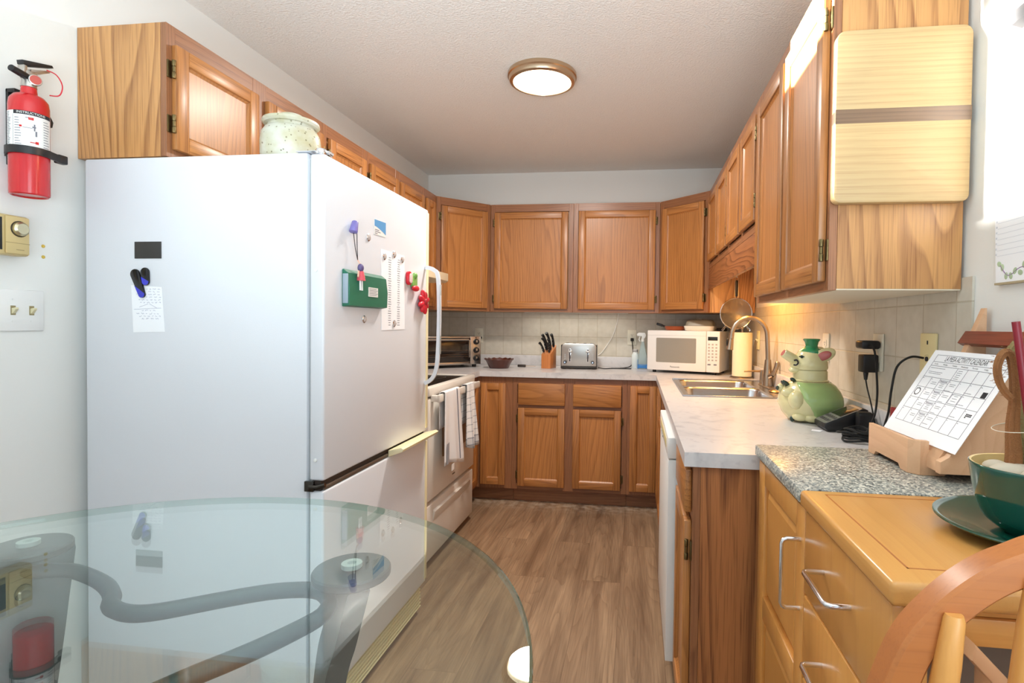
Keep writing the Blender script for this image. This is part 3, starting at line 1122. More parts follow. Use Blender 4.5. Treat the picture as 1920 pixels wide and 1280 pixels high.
# ---- tap
t = thing('tap', 'brushed nickel gooseneck tap with pull-down spray behind the sink', 'tap', (2.415, -1.215, CT + .003))
to = (2.415, -1.215, CT + .003)
m = M()
m.box(2.392, 2.438, -1.34, -1.09, CT + .0032, CT + .010, .003)
m.cyl((2.415, -1.215, CT + .010), (2.415, -1.215, CT + .06), .028, .026)
m.cyl((2.415, -1.215, CT + .06), (2.415, -1.215, CT + .15), .026, .016)
ob('base', m, nickel, t, to)
pts = [(2.415, -1.215, 1.06), (2.412, -1.215, 1.13), (2.409, -1.215, 1.19)]
for k in range(1, 13):
    a = k / 12 * pi * .94
    pts.append((2.315 + .094 * cos(a), -1.215, 1.19 + .100 * sin(a)))
ob('spout', M().tube(pts, .0125, 14), nickel, t, to)
m = M()
e = Vector(pts[-1])
d = Vector((-.12, 0, -1)).normalized()
m.cyl(e, e + d * .035, .0135, .0145)
m.cyl(e + d * .036, e + d * .095, .0145, .020)
sp = ob('spray_head', m, nickel, t, to)
ob('spray_button', M().box(-.0, .0, 0, 0, 0, 0) if False else M().ell(e + d * .055 + Vector((-.017, -.004, 0)), (.006, .008, .024)), black, sp, to)
m = M()
m.cyl((2.420, -1.235, .975), (2.432, -1.255, .985), .014, .012)
m.tube(spline([(2.431, -1.255, .985), (2.440, -1.262, 1.008), (2.448, -1.264, 1.03), (2.453, -1.266, 1.058)], 6), [.012] * 4 + [.011] * 6 + [.0125] * 6 + [.012, .011, .008], 12)
ob('handle', m, nickel, t, to)
t = thing('soap_dispenser', 'nickel soap dispenser spout beside the tap', 'dispenser', (2.418, -1.06, CT + .003))
m = M().cyl((2.418, -1.06, CT + .0035), (2.418, -1.06, .995), .012, .010)
ob('body', m, nickel, t, (2.418, -1.06, CT + .003))
ob('spout', M().tube([(2.418, -1.06, .988), (2.37, -1.06, .988), (2.32, -1.06, .985)], [.007, .005, .004], 10), nickel, t, (2.418, -1.06, CT + .003))
m = M().lathe([(0, .002), (.038, .002), (.04, .004), (.03, .012), (.012, .014), (.01, .02), (0, .021)], (2.405, -1.46, CT + .003))
single('sink_strainer', m, [nickel], 'metal sink plug lying on the steel rim between the tap and the pig jar', 'sink plug', (2.405, -1.46, CT + .003))

# ================================================================== FRIDGE
t = thing('fridge', 'white bottom freezer fridge with notes and magnets', 'fridge', (.42, -2.45, 0))
fo = (.42, -2.45, 0)
FX = .8275
ob('body', M().box(.046, .772, -2.829, -2.066, .045, 1.7215, .006), white_enamel, t, fo)
for y in (-2.78, -2.115):
    for x in (.1, .7):
        ob('foot', M().cyl((x, y, 0), (x, y, .046), .02), black, t, fo)
ob('gasket', M().box(.772, .783, -2.815, -2.08, .14, 1.705), gasket, t, fo)


def fdoor(name, z0, z1):
    d = ob(name, M().box(.783, FX, -2.834, -2.064, z0, z1, .007, 3), white_enamel, t, fo)
    for z in (z0 + .06, z1 - .33, z1 - .06) if z1 - z0 > .7 else (z1 - .05,):
        ob('screw_cap', M().cyl((.803, -2.8335, z), (.803, -2.8375, z), .005, seg=12, bev=.001), white_plastic, d, fo)
    ob('edge_trim', M().box(.80, FX + .003, -2.085, -2.061, z0 + .012, z1 - .012, .004), plain('cream_trim', (238, 226, 184), .5) if name == 'fridge_door' else bpy.data.materials['cream_trim'], d, fo)
    return d


fd = fdoor('fridge_door', .782, 1.7155)
fz = fdoor('freezer_door', .135, .752)
ob('door_gap', M().box(.79, .815, -2.828, -2.07, .752, .782), dark_gap, t, fo)
m = M()
m.box(.772, .80, -2.842, -2.832, .752, .782, .002)
m.tube([(.786, -2.838, .766), (.812, -2.838, .766), (.832, -2.833, .772)], .007, 10)
ob('middle_hinge', m, plain('dark_chrome', (70, 66, 62), .2, 1), t, fo)
ob('door_rail', M().box(.815, FX - .003, -2.822, -2.42, .754, .766, .002), plain('brown_metal_rail', (118, 104, 92), .35, .6), t, fo)
m = M()
m.box(.74, .80, -2.835, -2.79, 1.7216, 1.7246, .001)
m.cyl((.805, -2.815, 1.716), (.805, -2.815, 1.734), .017, .014, bev=.003)
m.tube([(.79, -2.81, 1.729), (.82, -2.80, 1.727), (.826, -2.79, 1.722)], .006, 10)
ob('top_hinge', m, chrome, t, fo)
# long bowed door handle on the far edge
P = spline([(FX + .001, -2.095, 1.472), (FX + .035, -2.093, 1.462), (FX + .056, -2.092, 1.425), (FX + .061, -2.092, 1.25), (FX + .054, -2.092, 1.07), (FX + .035, -2.093, 1.01), (FX + .001, -2.095, .985)], 8)
m = M().tube(P, 1, sec=[(-.005, -.008), (.005, -.008), (.005, .008), (-.005, .008)], up=(0, 1, 0))
h = ob('door_handle', m, white_enamel, fd, fo)
ob('handle_grip', M().box(FX + .0652, FX + .068, -2.099, -2.085, 1.11, 1.40, .001), gasket, h, fo)
m = M().prism([(FX - .004, .752), (FX + .05, .772), (FX + .055, .782), (FX + .045, .788), (FX - .004, .776)], -2.42, -2.07, 'y', bev=.003)
ob('freezer_handle', m, bpy.data.materials['cream_trim'], fz, fo)
m = M().box(.78, .797, -2.826, -2.07, .02, .128, .003)
for k in range(7):
    m.box(.796, .809, -2.824, -2.072, .026 + k * .0145, .0335 + k * .0145, .002, 1)
ob('base_grille', m, yellow_grille, t, fo)

# ---- what is stuck on the fridge side
ys_ = -2.8292
single('magnet_sheet', M().box(.217, .306, ys_ - .002, ys_, 1.421, 1.471, .0005), plain('magnet_dark_grey', (52, 50, 48), .6), 'dark grey rectangular magnet on the side of the fridge', 'magnet', (.26, ys_, 1.42))
t = thing('note', 'white handwritten note held on the fridge side by blue magnets', 'note', (.26, ys_, 1.27))
no_ = (.26, ys_, 1.27)
m = M()
q = [(.204, 1.342), (.307, 1.336), (.317, 1.203), (.211, 1.200)]
m.prism(q[::-1], ys_ - .0008, ys_ - .0002, 'y')
ob('sheet', m, paper, t, no_)
m = M()
rows = [(1.330, .255, .305, 3), (1.322, .262, .300, 2), (1.314, .222, .300, 4), (1.306, .255, .305, 3), (1.298, .230, .306, 5), (1.290, .235, .303, 5), (1.266, .240, .296, 3), (1.257, .222, .296, 4), (1.249, .232, .302, 5), (1.242, .24, .303, 5)]
rr_ = random.Random(3)
for z, xa, xb, nw in rows:
    x = xa
    while x < xb - .004:
        wl = rr_.uniform(.006, .013)
        n = int(wl / .0016)
        pts = [(min(x + i * .0016, xb), ys_ - .0011, z + rr_.uniform(-.0019, .0019)) for i in range(n)]
        if len(pts) > 1:
            m.tube(pts, .00032, 4)
        x += wl + .004
for a, b in (((.232, 1.276), (.262, 1.286)), ((.266, 1.286), (.29, 1.274)), ((.214, 1.269), (.305, 1.274))):
    m.tube([(a[0], ys_ - .0011, a[1]), (b[0], ys_ - .0011, b[1])], .0003, 4)
ob('handwriting', m, ink_blue, t, no_)


def teardrop(a, b, r0, r1, y, th):
    """tapered rounded tab from a to b in the x-z plane"""
    a, b = Vector((a[0], 0, a[1])), Vector((b[0], 0, b[1]))
    d = (b - a).normalized()
    nn = Vector((d.z, 0, -d.x))
    pts = []
    for k in range(13):
        q = k / 12 * pi
        pts.append(a - d * sin(q) * r0 + nn * cos(q) * r0)
    for k in range(13):
        q = k / 12 * pi
        pts.append(b + d * sin(q) * r1 - nn * cos(q) * r1)
    return [(p.x, p.z) for p in pts]


def blue_magnet(label, a, b, r0, r1, yb, split):
    t = thing('magnet', label, 'magnet', (a[0], yb, a[1]), 0, 'blue and black glass magnets')
    c = (a[0] + (b[0] - a[0]) * split, a[1] + (b[1] - a[1]) * split)
    rm = r0 + (r1 - r0) * split
    m = M().prism(teardrop(a, b, r0, r1, 0, 0), yb - .006, yb, 'y', bev=.002)
    o = ob('body', m, plain('magnet_black_glass', (16, 16, 20), .15), t, (a[0], yb, a[1]))
    d = (Vector((b[0], b[1])) - Vector((c[0], c[1]))).normalized()
    m = M()
    pts = teardrop(c, b, rm * .93, r1 * .93, 0, 0)
    n = len(pts) // 2
    cut = [(c[0] - d[1] * rm * .93, c[1] + d[0] * rm * .93), (c[0] + d[1] * rm * .93, c[1] - d[0] * rm * .93)]
    m.prism(pts[n:] + [pts[0]] if False else pts[n:] + [pts[0]], yb - .0068, yb - .0055, 'y')
    ob('blue_end', m, plain('magnet_blue_glass', (34, 44, 190), .12, coat=.6, var=.5), t, (a[0], yb, a[1]))


blue_magnet('long blue and black glass magnet pinning the top of the handwritten note', (.222, 1.374), (.245, 1.314), .0155, .0105, ys_ - .0012, .5)
blue_magnet('short blue and black glass magnet on the fridge beside the long one', (.254, 1.380), (.257, 1.352), .0140, .0115, ys_ - .0002, .45)

# ---- what is stuck on the fridge door
fx = FX + .0004
GM = 'round clear magnets on the fridge door'
t = thing('business_card', 'small blue and white card stuck high on the fridge door', 'card', (fx, -2.50, 1.56))
co = (fx, -2.50, 1.56)
m = M().prism([(-2.543, 1.588), (-2.543, 1.536), (-2.457, 1.538), (-2.457, 1.590)], fx, fx + .0012, 'x')
ob('card', m, label_white, t, co)
m = M().prism([(-2.541, 1.5865)] + [(-2.541 + .082 * k / 8, 1.565 - .02 * (k / 8) ** 1.5) for k in range(9)] + [(-2.459, 1.5885)], fx + .0012, fx + .0017, 'x')
ob('blue_print', m, plain('card_blue', (92, 156, 208), .4), t, co)
m = M()
for k in range(3):
    m.box(fx + .0012, fx + .0016, -2.538, -2.538 + (.03, .04, .018)[k], 1.552 - k * .006, 1.5545 - k * .006)
ob('print', m, ink_grey, t, co)


def round_magnet(label, y, z, dx=0):
    t = thing('round_magnet', label, 'magnet', (fx + dx, y, z), 0, GM)
    m = M().lathe([(0, .004), (.010, .004), (.0125, .002), (.0128, 0), (0, 0)], T=Matrix.Translation((0, 0, 0)) @ Matrix.Rotation(pi / 2, 4, 'Y'))
    ob('rim', m, chrome, t)
    m = M().lathe([(0, .0075), (.005, .0068), (.009, .0042), (0, .0041)], T=Matrix.Rotation(pi / 2, 4, 'Y'))
    ob('face', m, plain('magnet_face', (196, 184, 178), .2), t)


round_magnet('round magnet alone on the fridge door, left of the blue card', -2.582, 1.518)
round_magnet('round magnet at the top left corner of the long printed list', -2.470, 1.470, .0012)
round_magnet('round magnet at the top middle of the long printed list', -2.393, 1.487, .0012)
round_magnet('round magnet at the top right corner of the long printed list', -2.325, 1.476, .0012)
round_magnet('round magnet at the foot of the long printed list', -2.389, 1.236, .0012)
round_magnet('round magnet alone on the fridge door below the green wallet', -2.608, 1.249)
t = thing('printed_list', 'long white list in two printed columns on the fridge door', 'list', (fx, -2.395, 1.35))
lo_ = (fx, -2.395, 1.35)
m = M().prism([(-2.492, 1.494), (-2.486, 1.212), (-2.296, 1.214), (-2.302, 1.493)], fx, fx + .0008, 'x')
ob('sheet', m, paper, t, lo_)
m = M()
for cx in (-2.425, -2.352):
    for k in range(30):
        wl = rr_.uniform(.012, .026)
        z = 1.470 - k * .0083
        m.box(fx + .0008, fx + .0011, cx - wl / 2, cx + wl / 2, z, z + .0022)
ob('print', m, ink_grey, t, lo_)
t = thing('wallet', 'dark green folded wallet clipped to the fridge door', 'wallet', (fx, -2.615, 1.285))
wo = (fx, -2.615, 1.285)
m = M()
m.prism([(fx, 1.398), (fx + .004, 1.400), (fx + .020, 1.388), (fx + .026, 1.34), (fx + .024, 1.290), (fx + .004, 1.286), (fx, 1.287)], -2.742, -2.49, 'y', bev=.003)
ob('cover', m, wallet_green, t, wo)
ob('pocket', M().box(fx + .004, fx + .021, -2.7445, -2.7415, 1.296, 1.385, .001), plain('wallet_lining', (150, 166, 178), .5), t, wo)
m = M().box(fx + .0255, fx + .0268, -2.628, -2.565, 1.322, 1.352)
s_ = ob('sticker', m, label_white, t, wo)
m = M()
for k in range(5):
    m.box(fx + .0268, fx + .0272, -2.624, -2.575 + .006 * (k % 2), 1.3265 + k * .005, 1.3282 + k * .005)
ob('print', m, ink_grey, s_, wo)
t = thing('magnetic_charm', 'purple magnet with a cord and a small doll charm above the green wallet', 'magnet', (fx, -2.70, 1.53))
mo = (fx, -2.70, 1.53)
ob('magnet', M().cyl((fx + .0145, -2.703, 1.515), (fx + .014, -2.690, 1.550), .013, .0095, bev=.003), purple, t, mo)
m = M()
m.tube(spline([(fx + .013, -2.70, 1.520), (fx + .012, -2.686, 1.47), (fx + .018, -2.682, 1.432)], 6), .0013, 6)
m.tube(spline([(fx + .016, -2.684, 1.528), (fx + .014, -2.678, 1.47), (fx + .018, -2.682, 1.432)], 6), .0013, 6)
ob('cord', m, ink, t, mo)
m = M()
m.ell((fx + .028, -2.682, 1.408), (.009, .011, .013), 1)
m.cyl((fx + .028, -2.682, 1.397), (fx + .029, -2.682, 1.368), .008, .014, mi=0)
m.tube([(fx + .028, -2.668, 1.398), (fx + .030, -2.662, 1.378)], .003, 6, mi=2)
m.tube([(fx + .028, -2.694, 1.398), (fx + .030, -2.701, 1.378)], .003, 6, mi=2)
m.tube([(fx + .029, -2.687, 1.37), (fx + .030, -2.687, 1.338)], .003, 6, mi=3)
m.tube([(fx + .029, -2.676, 1.37), (fx + .030, -2.676, 1.338)], .003, 6, mi=3)
m.tube([(fx + .018, -2.682, 1.432), (fx + .026, -2.682, 1.42)], .002, 6, mi=2)
ob('doll', m, [plain('charm_red', (214, 84, 96), .5), plain('charm_purple_hair', (96, 84, 130), .5), plain('charm_skin', (226, 176, 156), .5), label_white], t, mo)
t = thing('magnet', 'red and green figure magnet on the fridge door beside the printed list', 'magnet', (fx, -2.23, 1.41))
go = (fx, -2.23, 1.41)
m = M().rbox(fx, fx + .012, -2.29, -2.255, 1.385, 1.438, .016, 'x', bev=.003)
m.ell((fx + .012, -2.222, 1.375), (.010, .03, .012))
ob('red_piece', m, cloth_red, t, go)
ob('white_piece', M().rbox(fx + .011, fx + .016, -2.282, -2.258, 1.392, 1.43, .011, 'x', bev=.002), plain('magnet_pinkish', (236, 206, 204), .4), t, go)
m = M().rbox(fx, fx + .014, -2.25, -2.205, 1.38, 1.430, .014, 'x', bev=.004)
m.ell((fx + .012, -2.228, 1.425), (.009, .014, .012))
ob('green_piece', m, plain('magnet_green', (126, 180, 90), .4, var=.4), t, go)
t = thing('magnet', 'red petalled flower magnet at the far edge of the fridge door', 'magnet', (fx, -2.14, 1.325))
ro = (fx, -2.14, 1.325)
m = M()
for k in range(8):
    a = k * pi / 4 + .3
    r = .036 if k % 2 else .045
    R = Euler((a, 0, 0)).to_matrix()
    m.ell((fx + .013, -2.14 + r * .6 * cos(a), 1.325 + r * .6 * sin(a)), (.011, .026, .012), R=R, u=12, v=8)
ob('petals', m, cloth_red, t, ro)
ob('centre', M().ell((fx + .022, -2.14, 1.325), (.008, .014, .014)), plain('magnet_dark_red', (160, 16, 34), .4), t, ro)

# ---- jar on the fridge
t = thing('stoneware_jar', 'speckled grey green lidded stoneware jar on top of the fridge', 'jar', (.583, -2.625, 1.722))
m = M()
prof = [(0, .0), (.078, 0), (.086, .01), (.091, .05), (.092, .09), (.088, .118), (.078, .136), (.070, .142), (.069, .15), (.062, .15), (.062, .13), (0, .128)]
m.lathe(prof, (0, 0, 0), 48)
for v in m.bm.verts:   # gently faceted body
    r = sqrt(v.co.x ** 2 + v.co.y ** 2)
    if r > .075 and v.co.z < .13:
        a = math.atan2(v.co.y, v.co.x)
        k = 1 + .022 * cos(6 * a)
        v.co.x *= k; v.co.y *= k
ob('body', m, stoneware, t)
m = M().lathe([(.060, .150), (.080, .150), (.086, .156), (.084, .164), (.070, .168), (.055, .174), (.04, .177), (.034, .186), (.02, .189), (0, .189)], (0, 0, 0), 48)
ob('lid', m, stoneware, t)
# ================================================================== RANGE AND HOOD
t = thing('range', 'white electric range with towels over its oven door handle', 'range', (.36, -1.335, 0))
go = (.36, -1.335, 0)
ya, yb_ = -1.713, -.957
ob('body', M().box(.03, .652, ya, yb_, .04, .872, .004), bisque, t, go)
for y in (ya + .05, yb_ - .05):
    for x in (.1, .6):
        ob('foot', M().cyl((x, y, 0), (x, y, .0395), .018), black, t, go)
m = M()
m.box(.03, .10, ya, yb_, .873, .918, .004)
m.box(.655, .70, ya, yb_, .873, .918, .007)
m.box(.10, .655, ya, ya + .03, .873, .918, .004)
m.box(.10, .655, yb_ - .03, yb_, .873, .918, .004)
ob('cooktop_frame', m, bisque, t, go)
burner_grey = plain('burner_grey', (90, 90, 92), .4)
ct = ob('cooktop', M().box(.1005, .6545, ya + .0305, yb_ - .0305, .880, .914), black_gloss, t, go)
for x, y, r in ((.24, -1.53, .075), (.24, -1.15, .095), (.50, -1.53, .095), (.50, -1.15, .075)):
    ob('burner_ring', M().lathe([(r, 0), (r, .0004), (r - .003, .0004), (r - .003, 0)], (x, y, .9141), 40), burner_grey, ct, go)
bg_ = ob('backguard', M().box(.012, .055, ya, yb_, .90, 1.075, .008), bisque, t, go)
ob('control_panel', M().box(.0552, .058, ya + .03, yb_ - .03, .96, 1.05, .001), black_gloss, bg_, go)
dr = ob('oven_door', M().box(.653, .695, ya + .002, yb_ - .002, .348, .862, .006), bisque, t, go)
ob('oven_window', M().rbox(.695, .6965, ya + .19, yb_ - .16, .53, .72, .02, 'x'), plain('oven_glass', (150, 124, 98), .12), dr, go)
m = M()
m.box(.726, .742, ya + .03, yb_ - .03, .842, .882, .005)
for y in (ya + .045, yb_ - .045):
    m.box(.694, .728, y - .018, y + .018, .846, .878, .004)
ob('door_handle', m, bisque, dr, go)
m = M()
for k in range(5):
    m.box(.6952, .6958, -1.356 + k * .009, -1.350 + k * .009, .391, .399 - .002 * (k % 2))
ob('nameplate', m, plain('nameplate_dark', (70, 58, 50), .4), dr, go)
dw = ob('storage_drawer', M().box(.653, .690, ya + .002, yb_ - .002, .045, .322, .006), bisque, t, go)
m = M().prism([(.690, .285), (.703, .278), (.697, .245), (.690, .225)], ya + .08, yb_ - .08, 'y', bev=.003)
ob('drawer_pull', m, bisque, dw, go)

t = thing('range_hood', 'cream range hood under the short cabinet over the range', 'range hood', (.23, -1.24, 1.50))
m = M().prism([(.004, 1.505), (.46, 1.502), (.478, 1.515), (.478, 1.562), (.004, 1.566)], -1.603, -.842, 'y', bev=.003)
ob('shell', m, plain('hood_cream', (232, 218, 186), .4), t, (.23, -1.24, 1.50))
ob('filter', M().box(.08, .38, -1.50, -.96, 1.498, 1.5018), steel, t, (.23, -1.24, 1.50))


def towel(name, label, y0, y1, zf, zb, mats, skew=0, wav=.006, fold=None, seed=0, flare=0):
    """cloth hung over the oven handle; skew pulls the bottom corner sideways"""
    t = thing(name, label, 'towel', ((.735), (y0 + y1) / 2, .885), 0, 'tea towels on the oven door')
    xc, zt, r = .734, .884, .0125
    path = []
    for k in range(8):
        path.append((xc - r - .0015, zb + (zt - zb) * k / 7.0))
    for k in range(1, 8):
        a = pi - k / 8 * pi
        path.append((xc + r * cos(a), zt + r * .7 * sin(a)))
    for k in range(15):
        path.append((xc + r, zt - (zt - zf) * k / 14.0))

    def fn(u, v):
        s = v * (len(path) - 1)
        i = min(int(s), len(path) - 2)
        q = s - i
        x = path[i][0] * (1 - q) + path[i + 1][0] * q
        z = path[i][1] * (1 - q) + path[i + 1][1] * q
        dn = max(0, (zt - z) / (zt - zf)) if i > 10 else 0
        y = y0 + (y1 - y0) * u
        y += skew * dn * (1 - u) + flare * dn * u
        if i > 10:
            x += .004 + wav * (1 + sin(u * 15 + seed)) * (.25 + dn) + .018 * dn * (1 - abs(2 * u - 1)) * .6
            z += (.02 * sin(u * 4 + seed) - .012 * u) * dn
        return (x, y, z)
    m = M().grid(fn, 26, 34)
    o = ob('cloth', m, mats[0], t, (.735, (y0 + y1) / 2, .885), ang=80)
    md = o.modifiers.new('thickness', 'SOLIDIFY')
    md.thickness = .003
    md.offset = 1
    return t, fn


t1, fn = towel('tea_towel', 'white tea towel with a thin grey stripe on the oven door', -1.635, -1.405, .505, .70, [towel_white], skew=-.035, seed=1, flare=.07)
m = M().tube([Vector(fn(.72, v / 40)) + Vector((.0042, 0, 0)) for v in range(18, 40)], .0022, 6)
ob('stripe', m, ink_grey, t1, (.735, -1.53, .885))
m = M().grid(lambda u, v: Vector(fn(.02 + u * .18, .86 + v * .137)) + Vector((.0042, 0, 0)), 8, 8)
ob('dark_border', m, plain('towel_grey_border', (150, 152, 160), .95), t1, (.735, -1.53, .885))
m = M().box(.772, .7735, -1.60, -1.56, .478, .51)
ob('care_tag', m, label_white, t1, (.735, -1.53, .885))
towel('tea_towel', 'grey plaid tea towel bunched at the far end of the oven door', -1.285, -1.14, .54, .66, [plaid], wav=.012, seed=3, skew=-.03, flare=.06)

# ================================================================== DISHWASHER
t = thing('dishwasher', 'white dishwasher under the worktop between sink and end cabinet', 'dishwasher', (2.1, -2.14, 0))
do = (2.1, -2.14, 0)
ob('body', M().box(1.866, 2.42, -2.444, -1.838, .02, .870), white_plastic, t, do)
d = ob('door', M().box(1.820, 1.865, -2.446, -1.838, .115, .792, .003), white_plastic, t, do)
d2 = ob('control_panel', M().box(1.818, 1.865, -2.446, -1.838, .797, .868, .004), white_plastic, t, do)
ob('handle_recess', M().box(1.8165, 1.8185, -2.36, -1.92, .818, .85, .0005), cream_plate, d2, do)
m = M()
for k in range(3):
    m.box(1.8155, 1.8178, -2.02 - k * .05, -1.99 - k * .05, .803, .812, .0005)
ob('button', m, gasket, d2, do)
ob('kick_plate', M().box(1.88, 1.895, -2.44, -1.842, .0, .112), black, t, do)

# ================================================================== ON THE BACK WORKTOP
ZC = CT + .0005
# ---- toaster oven, set across the corner
t = thing('toaster_oven', 'silver and black toaster oven set across the left back corner', 'toaster oven', (.375, -.478, ZC), pi / 4)
ob('body', M().box(-.235, .235, .004, .245, .022, .228, .006), plain('oven_dark_metal', (66, 60, 56), .35, .7), t)
m = M()
m.box(.150, .238, -.006, .006, .022, .230, .004)
m.box(-.238, .150, -.006, .006, .022, .042, .003)
m.box(-.238, .150, -.006, .006, .216, .230, .003)
m.box(-.238, -.226, -.006, .006, .042, .216, .003)
ob('front_frame', m, steel, t)
dd = ob('glass_door', M().box(-.226, .150, -.008, .002, .043, .215, .002), plain('oven_door_glass', (38, 32, 28), .08), t)
m = M()
for z in (.083, .098, .128):
    m.tube([(-.21, -.009, z), (.13, -.009, z)], .0013, 6)
ob('rack', m, plain('rack_metal', (130, 110, 96), .3, .9), dd)
ob('door_edge', M().box(.137, .144, -.011, -.007, .075, .205, .001), steel, dd)
m = M()
m.cyl((-.20, -.034, .207), (.12, -.034, .207), .007, seg=14)
for x in (-.19, .11):
    m.cyl((x, -.034, .207), (x, -.007, .207), .005, seg=10)
ob('door_handle', m, steel, dd)
for z in (.19, .128, .068):
    k = ob('knob', M().cyl((.195, -.006, z), (.195, -.026, z), .0225, .019, 24, bev=.002), black, t)
    ob('pointer', M().box(.186, .198, -.0285, -.0262, z - .005, z + .012, .001), steel, k)
for x in (-.2, .2):
    for y in (.03, .22):
        ob('foot', M().cyl((x, y, 0), (x, y, .0215), .014, .017), black, t)
m = M()
m.box(.19, .2, -.0066, -.0058, .216, .224)
ob('print', m, ink, t)

# ---- pie dish and small things beside it
t = thing('pie_dish', 'dark brown fluted pie dish on the back worktop', 'pie dish', (.70, -.36, ZC))
m = M().lathe([(0, 0), (.066, 0), (.072, .004), (.098, .055), (.108, .064), (.108, .069), (.101, .068), (.094, .058), (.068, .009), (0, .008)], (0, 0, 0), 60)
for v in m.bm.verts:
    r = sqrt(v.co.x ** 2 + v.co.y ** 2)
    if r > .085 and v.co.z > .04:
        a = math.atan2(v.co.y, v.co.x)
        v.co.z += .003 * sin(15 * a)
        v.co.x *= 1 + .015 * sin(15 * a); v.co.y *= 1 + .015 * sin(15 * a)
ob('dish', m, brown_glaze, t)
t = thing('paring_knife', 'small knife with a dark handle lying behind the pie dish', 'knife', (.86, -.22, ZC))
ob('handle', M().box(-.05, .012, -.011, .011, .0, .018, .004), plain('knife_brown', (54, 44, 38), .5), t)
ob('blade', M().prism([(.012, -.010), (.09, -.004), (.09, -.002), (.012, .010)], .007, .009, 'z'), plain('wooden_spatula', (196, 160, 120), .5), t)

# ---- knife block
t = thing('knife_block', 'small wooden knife block full of black handled knives', 'knife block', (1.055, -.255, ZC), RD(-14))
m = M().prism([(-.055, 0), (.055, 0), (.055, .17), (.0, .135), (-.055, .104)], -.037, .037, 'x', bev=.002)
blk = ob('block', m, block_wood, t)
KN = [(-.024, -.038, .080, .009, -.45), (.020, -.038, .075, .009, .05), (-.012, -.012, .10, .010, -.30), (.018, -.008, .088, .009, .0), (-.022, .022, .105, .010, -.38), (.003, .024, .118, .011, -.18), (.027, .026, .105, .010, .08)]
for i, (x, y, ln, r, tl) in enumerate(KN):
    zb = .104 + (y + .055) / .11 * .066 + .0045
    k = thing('knife', 'black handled knife standing in the wooden knife block', 'knife', (1.055 + x * cos(RD(-14)) - y * sin(RD(-14)), -.255 + x * sin(RD(-14)) + y * cos(RD(-14)), ZC + zb), RD(-14), 'knives in the knife block')
    d = Vector((tl * .5, -.42, 1)).normalized()
    p0 = Vector((0, 0, .001))
    up_ = (1, 0, 0)
    P = spline([p0, p0 + d * ln * .35 + Vector((0, .003, 0)), p0 + d * ln * .75, p0 + d * ln + Vector((-.004, -.008, -.003))], 5)
    nP = len(P)
    rr = [r * (.78 + .25 * abs(sin(j / (nP - 1) * 5.2)) + (.12 if j > nP - 4 else 0)) for j in range(nP)]
    ob('handle', M().tube(P, rr, 10), black, k)
    m = M()
    for q in (.3, .55, .8):
        c = p0 + d * ln * q
        m.cyl(c + Vector((0, -r - .0006, 0)), c + Vector((0, -r + .003, 0)), .0022, seg=10)
    ob('rivet', m, steel, k)

# ---- toaster
t = thing('toaster', 'brushed steel four slot toaster with two levers on the back worktop', 'toaster', (1.283, -.235, ZC), RD(3))
m = M().rbox(-.128, .128, -.075, .075, .022, .188, .028, 'y', 8, .004, corners=(0, 0, 1, 1))
ob('shell', m, steel, t)
m = M()
m.rbox(-.133, -.126, -.068, .068, .02, .178, .0034, 'y', 3)
m.rbox(.126, .133, -.068, .068, .02, .178, .0034, 'y', 3)
m.box(-.134, .134, -.073, .073, .004, .0215, .004)
ob('end_cap', m, plain('toaster_dark', (52, 48, 44), .4), t)
m = M()
for x in (-.10, -.05, .03, .08):
    m.box(x, x + .022, -.055, .055, .1865, .1885)
ob('slot', m, black, t)
for i, x in enumerate((-.066, .066)):
    ob('lever_slot', M().box(x - .0085, x + .0085, -.0765, -.0745, .052, .15, .0005), chrome, t)
    s_ = ob('lever_track', M().box(x - .004, x + .004, -.0772, -.0755, .056, .146, .0005), black, t)
    ob('lever', M().box(x - .014, x + .014, -.095, -.076, .122, .135, .003), steel, s_)
    xk = x - .036 if i == 0 else x + .036
    kb = ob('dial', M().cyl((xk, -.0755, .05), (xk, -.092, .05), .012, .011, 20, bev=.001), black, t)
    ob('dial_cap', M().cyl((xk, -.092, .05), (xk, -.0935, .05), .006, seg=14), chrome, kb)
    for q in range(3):
        ob('button', M().cyl((xk, -.0755, .075 + q * .016), (xk, -.0785, .075 + q * .016), .004, seg=10), steel, t)
for x in (-.11, .11):
    for y in (-.05, .05):
        ob('foot', M().cyl((x, y, 0), (x, y, .0042), .012), rubber, t)
# ---- cords
c = spline([(1.42, -.20, .921), (1.47, -.24, .9175), (1.53, -.20, .9175), (1.62, -.14, .9185), (1.665, -.06, .93), (1.683, -.032, .98), (1.676, -.031, 1.06), (1.672, -.032, 1.12), (1.671, -.03, 1.128)], 8)
inv = (Matrix.Translation((1.283, -.235, ZC)) @ Matrix.Rotation(RD(3), 4, 'Z')).inverted()
pc = ob('power_cord', M().tube(c, .0034, 8, T=inv), rubber, t)
ob('plug', M().box(1.659, 1.683, -.034, -.0165, 1.118, 1.142, .004, T=inv), rubber, pc)
c = spline([(1.40, -.012, 1.0), (1.43, -.012, 1.02), (1.475, -.012, 1.08), (1.52, -.012, 1.16), (1.552, -.012, 1.26), (1.563, -.012, 1.33)], 8)
single('lamp_cord', M().tube(c, .0028, 8), white_plastic, 'thin white cord hanging down the back wall tiles from the cabinet', 'cord', (1.5, -.012, 1.0))
single('flat_ruler', M().box(1.52, 1.67, -.20, -.18, ZC, ZC + .006, .001), black, 'flat black strip lying on the worktop by the toaster cord', 'strip', (1.6, -.19, ZC))


